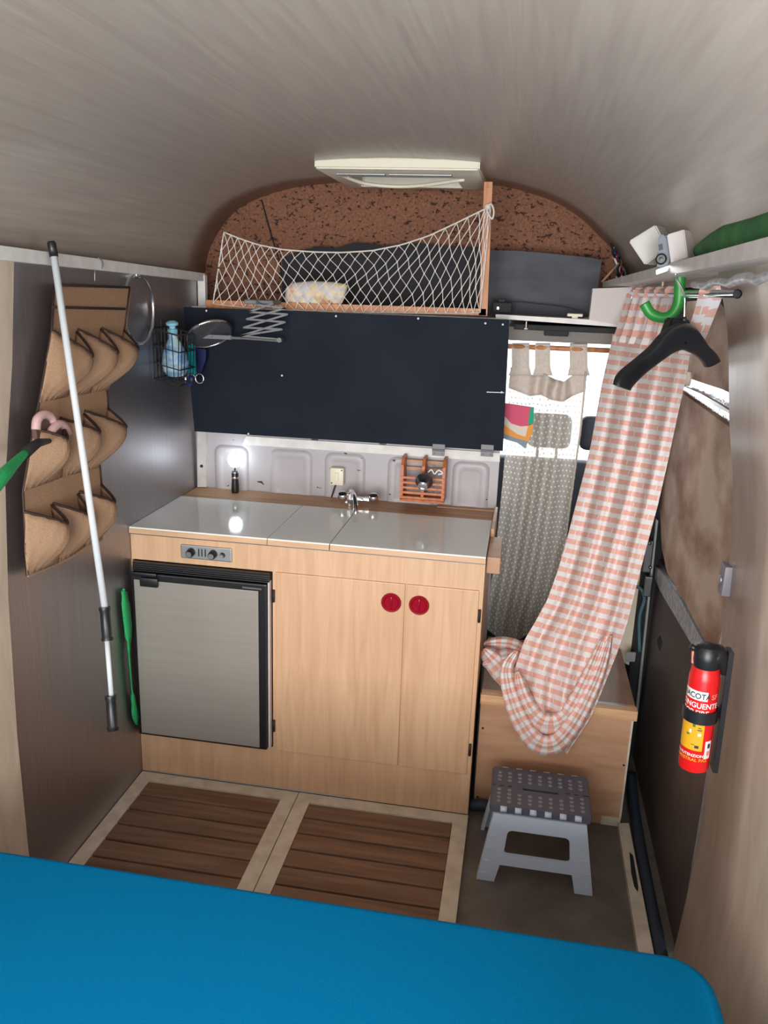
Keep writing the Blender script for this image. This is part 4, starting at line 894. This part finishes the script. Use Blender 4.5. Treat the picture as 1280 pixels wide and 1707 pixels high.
for a, c_ in ((sx0, sx0 + .01), (sx0 + .02, sx0 + .032), (sx0 + .044, sx0 + .056), (hx1 + .02, hx1 + .034), (hx1 + .046, hx1 + .058), (sx1 - .016, sx1)): box(b_, (a, -.1415, SZ - .001), (c_, -.1385, SZ + .0006))
obj('fold_slot', b_, 'blackmat', tp_)
b_ = B()
for y in (sy0 - .003, sy1 + .003):
    for i in range(6): x = sx0 + .035 + i * .041; tube(b_, [(x - .009, y, SZ - .009), (x + .009, y, SZ - .009)], .0085, 8)
obj('hinge', b_, 'stoolleg', st, True)
def legpanel(y_top, y_bot, side):
    """flat trapezoid frame with window opening and arched foot cut-out, leaning from y_top to y_bot"""
    zt_, zb = SZ - .026, -.019
    def P3(x, s): return Vector((x, y_top + (y_bot - y_top) * s, zt_ + (zb - zt_) * s))
    cx_ = (sx0 + sx1) / 2; ht, hb = .118, .152
    o_ = lambda s: ht + (hb - ht) * s
    pts = []
    pan = B()
    qs = [([(-o_(0), 0), (o_(0), 0), (o_(.22), .22), (-o_(.22), .22)]), ([(-o_(.22), .22), (-.085, .22), (-.092, .58), (-o_(.58), .58)]), ([(.085, .22), (o_(.22), .22), (o_(.58), .58), (.092, .58)]),
          ([(-o_(.58), .58), (o_(.58), .58), (o_(.74), .74), (-o_(.74), .74)]), ([(-o_(.74), .74), (-.10, .74), (-.112, 1), (-o_(1), 1)]), ([(.10, .74), (o_(.74), .74), (o_(1), 1), (.112, 1)])]
    for q in qs: prism(pan, [P3(cx_ + x, s) for x, s in q], (0, .010 * side, 0))
    bmesh.ops.remove_doubles(pan, verts=pan.verts[:], dist=.0002)
    # rounded corners of the window
    for sx_, s0 in ((-1, .22), (1, .22), (-1, .58), (1, .58)):
        d = .05 if s0 == .22 else -.05; x0 = (.085 if s0 == .22 else .092) * sx_
        prism(pan, [P3(cx_ + x0, s0), P3(cx_ + x0 - .012 * sx_, s0), P3(cx_ + x0 - .003 * sx_, s0 + d * .3), P3(cx_ + x0, s0 + d)], (0, .009 * side, 0))
    l_ = obj('leg_panel', pan, 'stoolleg', st)
    for sgn in (-1, 1):
        s_ = B()
        prism(s_, [P3(cx_ + sgn * (o_(0) - .0), .0), P3(cx_ + sgn * (o_(0) + .010), .0), P3(cx_ + sgn * (o_(1) + .010), 1), P3(cx_ + sgn * o_(1), 1)], (0, .028 * side, 0))
        for k in range(5):
            s = .12 + k * .19
            prism(s_, [P3(cx_ + sgn * (o_(s) - .008), s), P3(cx_ + sgn * (o_(s) + .004), s), P3(cx_ + sgn * (o_(s + .09) + .004), s + .09), P3(cx_ + sgn * (o_(s + .09) - .008), s + .09)], (0, -.002 * side, 0))
        obj('side_rail', s_, 'stoolleg', l_)
legpanel(sy0 - .004, sy0 - .030, 1); legpanel(sy1 + .004, sy1 + .030, -1)

# ================================================================== STRIPED CURTAIN
R0, R1 = at(1229, 490, 'y', -.62), Vector((1.475, .60, 1.605))
t = thing('chrome_rod', 'short chrome tube rail holding the striped curtain', 'curtain rod', tuple(R0))
b_ = B(); tube(b_, [R0, R1], .0085, 16, cap=False); obj('tube', b_, 'chrome', t, True)
b_ = B(); d = (R1 - R0).normalized(); lathe(b_, [(.0072, 0), (0, .001)], align(-d, R0 + d * .004), 16); obj('bore', b_, 'blackmat', t)
b_ = B()
for y in (.10, .42):
    p = R0.lerp(R1, (y + .62) / 1.22); tube(b_, smoothpts([p + Vector((-.008, 0, .01)), p + Vector((0, 0, -.012)), p + Vector((.01, 0, .0)), p + Vector((.01, 0, .04))], 4), .003, 6)
obj('rod_hook', b_, 'ivory', t, True)
sc = thing('striped_curtain', 'long peach and white woven striped curtain gathered and draped over the chest', 'curtain', tuple(at(900, 1262, 'y', 0)))
LE = [(1021, 562), (1012, 600), (1003, 640), (994, 690), (985, 740), (973, 790), (960, 840), (947, 890), (930, 950), (912, 1000), (893, 1035), (875, 1065), (866, 1090), (858, 1115), (856, 1145), (860, 1175), (868, 1205), (884, 1240)]
RE = [(1152, 572), (1146, 620), (1130, 690), (1113, 770), (1097, 840), (1078, 910), (1060, 980), (1045, 1040), (1028, 1090), (1012, 1130), (998, 1165), (985, 1195), (966, 1225), (945, 1255)]
def depth(u_, y):
    k = (y - 562) / (1200 - 562)
    base = (.42 - .52 * u_) * max(0, 1 - k * 1.15) + (.03 - .04 * u_) * min(1, k * 1.15)
    return base + min(.0, 0)
def row(y, ytilt, NU=72, amp=.018, ph=0):
    out_ = []
    for j in range(NU + 1):
        u_ = j / NU; yy = y + ytilt * (u_ - .5)
        x = interpy(LE, yy) * (1 - u_) + interpy(RE, yy) * u_
        fold = amp * (math.sin(u_ * 2 * PI * 3.6 + .6 + ph) + .22 * math.sin(u_ * 2 * PI * 8.1 + 1.7 + ph * 2)) * min(1, .35 + (yy - 560) / 200)
        out_.append((x, yy, depth(u_, yy) - fold))
    return out_
rows = []; uvs = []; vlen = 0
for i in range(91):
    s = i / 90; y = 566 + (1228 - 566) * s; tilt = 18 + 40 * s * s
    r_ = row(y, tilt, amp=.011 + .008 * s, ph=s * .9)
    rows.append([at(x, yy, 'y', d) for x, yy, d in r_]); uvs.append([(j / 72 * (.40), -s * 1.16) for j in range(73)])
b_ = B(); grid(b_, rows, uvs)
# sling-like folds at the bottom
def swath(bm, P, w0, w1, d0, n=40, m=14, uvo=(0, 0), bul=.02, usc=.12):
    sp_ = smoothpts([(x, y, 0) for x, y in P], 8); R_ = []; U_ = []; L = 0
    for i, p in enumerate(sp_):
        a = sp_[max(0, i - 1)]; c_ = sp_[min(len(sp_) - 1, i + 1)]; tdir = (c_ - a).normalized(); nn = Vector((-tdir.y, tdir.x, 0)); k = i / (len(sp_) - 1)
        L += (p - sp_[i - 1]).length / 620 if i else 0
        wd = (w0 + (w1 - w0) * k) * max(.02, math.sin(PI * k)) ** .45; rr = []; uu = []
        for j in range(m + 1):
            v_ = j / m - .5; q = p + nn * wd * v_ * 2
            dd = d0 - bul * math.cos(v_ * PI) - .006 * math.sin(v_ * 17 + k * 3)
            rr.append(at(q.x, q.y, 'y', dd)); uu.append((uvo[0] + v_ * usc, uvo[1] + L))
        R_.append(rr); U_.append(uu)
    grid(bm, R_, U_)
swath(b_, [(862, 1085), (845, 1115), (852, 1160), (870, 1205), (895, 1238), (925, 1240), (952, 1212), (975, 1175), (1000, 1120), (1018, 1060)], 17, 17, -.02, bul=.03)
swath(b_, [(862, 1120), (874, 1165), (898, 1200), (928, 1206), (955, 1180), (985, 1120), (1008, 1060)], 20, 16, .0, uvo=(.3, .02), bul=.035, usc=.16)
obj('cloth', b_, 'stripe', sc, 'keep')
for p in sc.children[-1].data.polygons: p.use_smooth = True
# gathered tail lying on the chest
b_ = B()
swath(b_, [(806, 1082), (822, 1100), (842, 1122), (862, 1140), (880, 1165)], 20, 22, .10, bul=.05, uvo=(.1, .0), usc=.16)
swath(b_, [(806, 1074), (835, 1074), (862, 1082), (890, 1100)], 13, 16, .16, bul=.04, uvo=(.4, .3), usc=.1)
swath(b_, [(804, 1108), (824, 1102), (846, 1096), (868, 1100)], 12, 18, .12, bul=.05, uvo=(.2, .6), usc=.14)
o = obj('gathered_tail', b_, 'stripe', sc, 'keep')
for p in o.data.polygons: p.use_smooth = True
# loops
for (px_, hx, wd, hy) in ((1178, 1146, 13, 585), (1116, 1100, 8, 574), (1097, 1077, 6, 570), (1080, 1056, 6, 568), (1063, 1040, 6, 566), (1050, 1028, 5, 564)):
    # rod point seen at px_
    best = min((abs((cam.matrix_world.inverted() @ R0.lerp(R1, k / 200)).x / -(cam.matrix_world.inverted() @ R0.lerp(R1, k / 200)).z * F + 640 - px_), k) for k in range(201))[1]
    rp_ = R0.lerp(R1, best / 200); dep = rp_.y
    u_ = (hx - 1021) / 131; hd = depth(u_, hy)
    b_ = B(); R_ = []; U_ = []
    tw_ = 14 if px_ == 1178 else 9
    for k in range(13):
        s = k / 12
        xx = px_ + (hx - px_) * s; yy = 488 + (hy + 6 - 488) * s; dd = dep + (hd - dep) * s
        ww = wd * (1 - .25 * math.sin(PI * s)) + (3 * s)
        rr = [at(xx + ww * q_, yy + abs(q_) * -1, 'y', dd - .010 - .004 * math.cos(q_ * 2)) for q_ in (-1, -.5, 0, .5, 1)]
        R_.append(rr); U_.append([(q_ * .02 + .025, s * .11) for q_ in (0, .5, 1, 1.5, 2)])
    grid(b_, R_, U_)
    dl = (R_[0][4] - R_[0][0]).length / 2; R2 = []; U2 = []
    for a in range(9):
        an = a / 8 * PI; R2.append([R_[0][q_] + Vector((.012 * (1 - math.cos(an)), .012 * (1 - math.cos(an)), .016 * math.sin(an))) for q_ in range(5)]); U2.append([(q_ * .01, a * .006) for q_ in range(5)])
    grid(b_, R2, U2)
    R3 = [[R2[-1][q_].lerp(R_[-1][q_] + Vector((.008, .012, 0)), k / 5) for q_ in range(5)] for k in range(6)]; grid(b_, R3, [[(q_ * .01, k * .022) for q_ in range(5)] for k in range(6)])
    o = obj('loop', b_, 'stripe', sc, 'keep')
    for p in o.data.polygons: p.use_smooth = True

# ================================================================== RIGHT SIDE ITEMS
# hanger
hg = thing('coat_hanger', 'wide black plastic coat hanger with chrome hook near the right rail', 'coat hanger', tuple(at(1130, 540, 'y', -.38)))
def hp(px_, py_): # hanger swings around its hook: left arm towards the camera
    k = (px_ - 1025) / 170; return at(px_, py_, 'y', -.52 + .30 * k)
CL = [(1036, 646, 13), (1043, 632, 15), (1066, 611, 14), (1092, 590, 15), (1114, 571, 19), (1137, 560, 24), (1156, 572, 18), (1169, 584, 13), (1181, 596, 13), (1187, 606, 13)]
b_ = B(); sec = []
sp_ = smoothpts([(x, y, r_) for x, y, r_ in CL], 5)
for i, p in enumerate(sp_):
    a = sp_[max(0, i - 1)]; c_ = sp_[min(len(sp_) - 1, i + 1)]; td = Vector((c_.x - a.x, c_.y - a.y)).normalized(); nn = Vector((-td.y, td.x))
    c0 = hp(p.x, p.y); up_ = (hp(p.x + nn.x * p.z, p.y + nn.y * p.z) - c0); dp = Vector((.35, -.9, 0)).normalized() * -1
    if up_.z < 0: up_ = -up_
    thick = .017; ring = []
    for k in range(14):
        an = 2 * PI * k / 14; ca, sa = math.cos(an), math.sin(an)
        sg = lambda v_: math.copysign(abs(v_) ** .7, v_)
        ring.append(b_.verts.new(c0 + up_ * sg(sa) + dp * thick * sg(ca)))
    sec.append(ring)
for A_, D_ in zip(sec, sec[1:]):
    for k in range(14): b_.faces.new((A_[k], A_[(k + 1) % 14], D_[(k + 1) % 14], D_[k]))
b_.faces.new(sec[0]); b_.faces.new(sec[-1][::-1])
obj('shoulders', b_, 'black', hg, True)
b_ = B(); prism(b_, [hp(1121, 530), hp(1149, 531), hp(1160, 562), hp(1148, 580), hp(1118, 572), hp(1110, 560)], Vector((-.012, .028, 0))); bmesh.ops.bevel(b_, geom=b_.edges[:], offset=.004, segments=2, affect='EDGES'); obj('neck', b_, 'black', hg, 'auto')
b_ = B(); hk = [(1140, 536), (1141, 512), (1141, 495), (1135, 478), (1127, 463), (1126, 450), (1132, 439), (1145, 434), (1157, 438), (1164, 449)]
tube(b_, smoothpts([hp(x, y) for x, y in hk], 5), .0023, 8); obj('hook', b_, 'chrome', hg, True)
b_ = B(); tube(b_, [hp(1140, 538), hp(1140, 528)], .005, 8); obj('hook_collar', b_, 'black', hg, True)
# green cane hook
b_ = B(); gk = [(1134, 437), (1133, 470), (1132, 500), (1126, 517), (1114, 528), (1099, 529), (1084, 522), (1074, 506)]
pts = smoothpts([at(x, y, 'y', -.20) for x, y in gk], 6)
tube(b_, pts, .0125, 14); tube(b_, [pts[0], pts[0] + Vector((.02, .02, .012))], .006, 8)
tag(obj('cane_handle', b_, 'green', smooth='auto'), 'thick glossy green curved cane handle hanging behind the coat hanger', 'cane handle')
# things on the ledge
def fbox(name, quad, depv, ax, val, mat, parent=None, bev=.003):
    b_ = B(); prism(b_, pxpoly(quad, ax, val), depv)
    if bev: bmesh.ops.bevel(b_, geom=b_.edges[:], offset=bev, segments=2, affect='EDGES')
    return obj(name, b_, mat, parent, 'auto')
tag(fbox('plastic_tub', [(1047, 402), (1092, 374), (1103, 395), (1097, 425), (1074, 442)], (.03, .05, 0), 'y', -.16, 'clear'), 'tilted translucent white plastic tub on the ledge against the vault', 'tub')
t = thing('gadget_box', 'blue-grey gadget leaning against pale card box on the ledge', 'gadget', tuple(at(1105, 440, 'y', -.1)))
fbox('casing', [(1096, 392), (1108, 390), (1118, 400), (1120, 430), (1114, 448), (1094, 448)], (.02, .04, 0), 'y', -.28, 'camgrey', t, .004)
b_ = B(); lathe(b_, [(.012, 0), (.012, .006), (.009, .008), (.009, .004), (0, .004)], align((-.2, -1, 0), at(1102, 432, 'y', -.285)), 18); lathe(b_, [(.005, .004), (0, .005)], align((-.2, -1, 0), at(1102, 432, 'y', -.285)), 12); obj('dial', b_, 'black', t, 'auto')
fbox('screen', [(1098, 408), (1104, 406), (1105, 416), (1099, 418)], (0, .004, 0), 'y', -.284, 'black', t, 0)
fbox('clip', [(1093, 450), (1116, 442), (1112, 452), (1093, 458)], (.01, .02, 0), 'y', -.29, 'chrome', t, .001)
tag(fbox('card_box', [(1111, 391), (1140, 382), (1146, 430), (1118, 440)], (.03, .05, 0), 'y', -.30, 'card', None, .002), 'small pale pink card box standing on the ledge', 'box')
b_ = B(); P_ = []
for k in range(10):
    y = -.25 - k * .16; P_.append(rp(y, zt(y) + .03 + .004 * math.sin(k * 1.7), .065))
tube(b_, smoothpts(P_, 3), [.012 + .024 * min(1, k / 5) for k in range(28)], 12); tag(obj('rolled_bag', b_, 'greenbag', smooth=True), 'long dark green rolled bag lying on the right ledge', 'bag')
# grey plug box at wall edge
t = thing('magnet_catch', 'small grey catch block fixed to the edge of the right wall panel', 'catch', tuple(at(1214, 970, 'y', -.5)))
p = at(1217, 968, 'y', -.47)
b_ = B(); box(b_, (p.x - .017, p.y - .012, p.z - .034), (p.x + .015, p.y + .03, p.z + .034), .004); obj('block', b_, 'greyplug', t, 'auto')
b_ = B(); lathe(b_, [(.011, 0), (.009, .004), (0, .005)], align((-1, 0, 0), (p.x - .016, p.y + .012, p.z - .003)), 16); obj('button', b_, 'alu', t, True)
b_ = B()
for k in range(3): box(b_, (p.x + .002, p.y - .0135, p.z - .024 + k * .018), (p.x + .008, p.y - .0115, p.z - .016 + k * .018))
obj('slot', b_, 'blackmat', t)
# extinguisher
e0 = at(1153, 1290, 'x', 1.585); e1 = at(1178, 1085, 'x', 1.585)
ax = (e1 - e0).normalized(); e0 = Vector((1.588, -.640, .640)); 
base = at(1155, 1278, 'y', -.66); topp = at(1181, 1077, 'y', -.66)
axis = (topp - base); Lx = axis.length; axis.normalize(); print('EXT', base, topp, Lx)
ex = thing('fire_extinguisher', 'small red fire extinguisher with black cap clipped to right wall', 'fire extinguisher', tuple(base))
ME = align(axis, base, up=(0, -1, 0)); RE_ = .0300
hb = Lx - .055
b_ = B(); lathe(b_, [(0, .002), (RE_ - .006, 0), (RE_ - .001, .003), (RE_, .010), (RE_, hb - .012), (RE_ - .004, hb + .010), (RE_ - .013, hb + .024), (.014, hb + .030), (.012, hb + .04)], ME, 40); obj('cylinder', b_, 'redpaint', ex, 'auto')
b_ = B(); lathe(b_, [(.016, hb + .022), (.025, hb + .012), (.0275, hb + .028), (.027, hb + .045), (.021, hb + .056), (.010, hb + .061), (0, hb + .062)], ME @ Matrix.Translation((0, 0, 0)), 28); 
toC = (CAM - base); toC = (toC - axis * toC.dot(axis)).normalized(); side = axis.cross(toC).normalized()
wallv = Vector((1, 0, 0)); wallv = (wallv - axis * wallv.dot(axis)).normalized()
tube(b_, smoothpts([base + axis * (hb + .036), base + axis * (hb + .036) + wallv * .018, base + axis * (hb + .022) + wallv * .030, base + axis * (hb - .002) + wallv * .036], 4), [.024] * 5 + [.022, .020, .018, .016, .014, .012, .010, .008], 14)
obj('cap', b_, 'black', ex, 'auto')
b_ = B(); c_ = base + axis * (hb + .046) - wallv * .022; tube(b_, [c_, c_ - wallv * .012 + axis * .006], .006, 8); obj('nozzle', b_, 'black', ex, True)
b_ = B(); tube(b_, [c_ + axis * -.004 - wallv * .006, c_ - axis * .03 - wallv * .004], .003, 6); obj('safety_tab', b_, 'pprint', ex)
# bracket: back plate and strap
b_ = B(); pc = base + wallv * (RE_ + .006); nn = axis.cross(wallv)
q = [pc - nn * .016 + axis * .0, pc + nn * .016 + axis * .0, pc + nn * .016 + axis * (hb + .05), pc - nn * .016 + axis * (hb + .05)]
prism(b_, q, wallv * .010); tube(b_, [pc + axis * (hb + .02), base + axis * (hb + .05) + wallv * .01], .010, 8)
br = tag(thing('x', '', ''), 'black plastic wall bracket and strap gripping the red extinguisher', 'bracket'); br.name = 'extinguisher_bracket'; br.location = base
bpy.context.view_layer.update()
obj('back_plate', b_, 'black', br)
b_ = B(); ring = []; zc = hb * .585
for k in range(41):
    an = 2 * PI * k / 40; d = wallv * math.cos(an) + nn * math.sin(an)
    ring.append((base + axis * (zc - .013) + d * (RE_ + .002), base + axis * (zc + .013) + d * (RE_ + .002), base + axis * (zc + .013) + d * (RE_ + .0045), base + axis * (zc - .013) + d * (RE_ + .0045)))
vs = [[b_.verts.new(p) for p in r_] for r_ in ring]
for A_, D_ in zip(vs, vs[1:]):
    for k in range(4): b_.faces.new((A_[k], A_[(k + 1) % 4], D_[(k + 1) % 4], D_[k]))
obj('strap', b_, 'black', br, 'auto')
# printed panels wrapped round the cylinder; angle measured from the direction facing the camera, + towards the right as seen
rgt = RM @ Vector((1, 0, 0)); rgt = (rgt - axis * rgt.dot(axis) - toC * rgt.dot(toC)).normalized()
def wrap(a, z, r_=RE_ + .0004): return base + axis * z + (toC * math.cos(a) + rgt * math.sin(a)) * r_
def label(a0, a1, z0, z1, mat, r_=RE_ + .0004, n=12, name='label'):
    b_ = B(); grid(b_, [[wrap(a0 + (a1 - a0) * j / n, z, r_) for j in range(n + 1)] for z in (z0, z1)]); return obj(name, b_, mat, ex)
def text(s, a_left, z, size, mat, r_=RE_ + .0009, sx=1):
    cu = bpy.data.curves.new('t', 'FONT'); cu.body = s; cu.size = size; cu.offset = size * .018; to = bpy.data.objects.new('t', cu); C.objects.link(to)
    bpy.context.view_layer.update(); me = bpy.data.meshes.new_from_object(to.evaluated_get(bpy.context.evaluated_depsgraph_get()))
    bpy.data.objects.remove(to); bm = bmesh.new(); bm.from_mesh(me)
    bmesh.ops.triangulate(bm, faces=bm.faces[:])
    for v_ in bm.verts: v_.co = wrap(a_left + v_.co.x * sx / RE_, z + v_.co.y, r_)
    o = obj('lettering', bm, mat, ex); bpy.data.meshes.remove(me); return o
k = Lx / .235
label(-1.5, .38, hb * .76, hb * .76 + .020, 'wlabel', name='white_plate')
text('ANACOTA', -1.80, hb * .76 + .004, .0165, 'kprint', sx=.88)
text('SF', .62, hb * .76 + .004, .0155, 'pprint')
text('XTINGUENTE', -1.75, hb * .76 - .0165, .0160, 'wlabel', sx=.9)
text('STOP FIRE', -1.55, hb * .76 - .0325, .0160, 'wlabel', sx=.88)
text('CAMP', -1.35, hb * .76 - .047, .0140, 'wlabel', sx=.9)
label(-1.45, .42, .054, .054 + hb * .36, 'yellow', name='yellow_panel')
b_ = B(); merge(b_, B())
for a, z, w_, h_ in ((-.25, .105, .18, .008), (.12, .104, .2, .003), (-.6, .085, .2, .005), (-.2, .066, .22, .002)): grid(b_, [[wrap(a + w_ * (j / 6 - .5), z + h_ * (j % 2) * .4, RE_ + .001) for j in range(7)], [wrap(a + w_ * (j / 6 - .5), z + h_, RE_ + .001) for j in range(7)]])
obj('pictogram', b_, 'dprint', ex)
b_ = B()
for a, z, w_, h_ in ((.15, .088, .22, .006), (-.45, .092, .14, .008)): grid(b_, [[wrap(a + w_ * (j / 6 - .5), z, RE_ + .001) for j in range(7)], [wrap(a + w_ * (j / 6 - .5), z + h_, RE_ + .001) for j in range(7)]])
obj('pictogram', b_, 'wlabel', ex)
b_ = B()
for a, z, w_, h_ in ((.05, .060, .26, .006), (.13, .100, .3, .002)): grid(b_, [[wrap(a + w_ * (j / 6 - .5), z, RE_ + .001) for j in range(7)], [wrap(a + w_ * (j / 6 - .5), z + h_, RE_ + .001) for j in range(7)]])
obj('pictogram', b_, 'kprint', ex)
label(.62, 1.12, .036, .076, 'wlabel', name='hazard_label'); label(.80, 1.02, .060, .070, 'kprint', RE_ + .0009, 6, 'hazard_mark'); label(.78, 1.02, .043, .053, 'pprint', RE_ + .0009, 6, 'hazard_mark')
text('MANUTENZIONE', -1.5, .040, .0085, 'wlabel'); text('SEMESTRAL PAZ', -1.5, .030, .0095, 'yellow', sx=1.05)
# blue hose at the door post, and black fittings
b_ = B(); tube(b_, smoothpts([at(1061, 978, 'y', .47), at(1070, 984, 'y', .46), at(1074, 1000, 'y', .46), at(1066, 1030, 'y', .46), at(1066, 1086, 'y', .46)], 5), .006, 8); tag(obj('blue_hose', b_, 'hose', smooth=True), 'short petrol-blue hose looped beside the door post', 'hose')
b_ = B(); box(b_, at(1081, 930, 'y', .44) - Vector((.016, .01, .05)), at(1081, 930, 'y', .44) + Vector((.010, .01, .06)), .004); box(b_, at(1080, 975, 'y', .43) - Vector((.012, .008, .04)), at(1080, 975, 'y', .43) + Vector((.012, .008, .03)), .003)
for px_, py_ in ((1083, 906), (1084, 946)): lathe(b_, [(.006, 0), (.004, .004), (0, .005)], align((0, -1, 0), at(px_, py_, 'y', .425)), 10)
tag(obj('door_hinge', b_, 'dsteel'), 'dark metal door hinge bracket beside the fleece-lined door', 'hinge')
b_ = B(); tube(b_, smoothpts([(1.108, .035, .01), (1.13, .03, .02), (1.16, .03, .018), (1.185, .035, -.0)], 4), .018, 10); tag(obj('grey_bundle', b_, 'rubber', smooth=True), 'dark grey rolled bundle on floor between cabinet and stool', 'bundle')

# ================================================================== BED
bd = thing('bed', 'bed with plain turquoise-blue fitted sheet in the foreground', 'bed', (.8, -1.9, -.02))
BZ = .45
b_ = B(); bmesh.ops.create_grid(b_, x_segments=60, y_segments=60, size=.5)
b_.free(); b_ = B()
# rounded-rectangle outline swept down: top surface + rolled edge
x0, x1, y0, y1 = .012, 1.585, -3.0, -.945
def rr(ins, z, n=10):
    out_ = []; r_ = .09
    for (cx_, cy_, a0) in ((x1 - r_, y1 - r_, 0), (x0 + .05, y1 - .05, PI / 2), (x0 + .03, y0 + .03, PI), (x1 - .03, y0 + .03, 3 * PI / 2)):
        rad = r_ if (cx_ > 1 and cy_ > -2) else (.05 if cy_ > -2 else .03)
        for k in range(n + 1):
            a = a0 + PI / 2 * k / n; out_.append(Vector((cx_ + (rad - ins) * math.cos(a), cy_ + (rad - ins) * math.sin(a), z)))
    return out_
rings = [rr(i_, z) for i_, z in ((.0, BZ - .16), (-.002, BZ - .10), (-.002, BZ - .05), (.003, BZ - .025), (.012, BZ - .010), (.024, BZ - .002), (.029, BZ))]
vs = [[b_.verts.new(p + Vector((0, 0, .004 * math.sin(p.x * 9) if i > 3 else 0))) for p in r_] for i, r_ in enumerate(rings)]
n = len(vs[0])
for A_, D_ in zip(vs, vs[1:]):
    for k in range(n): b_.faces.new((A_[k], A_[(k + 1) % n], D_[(k + 1) % n], D_[k]))
b_.faces.new(vs[-1]); b_.faces.new(vs[0][::-1]); obj('mattress', b_, 'bed', bd, 'auto')
b_ = B(); box(b_, (.015, -2.95, -.018), (1.58, -1.02, BZ - .161)); obj('base', b_, 'basew', bd)
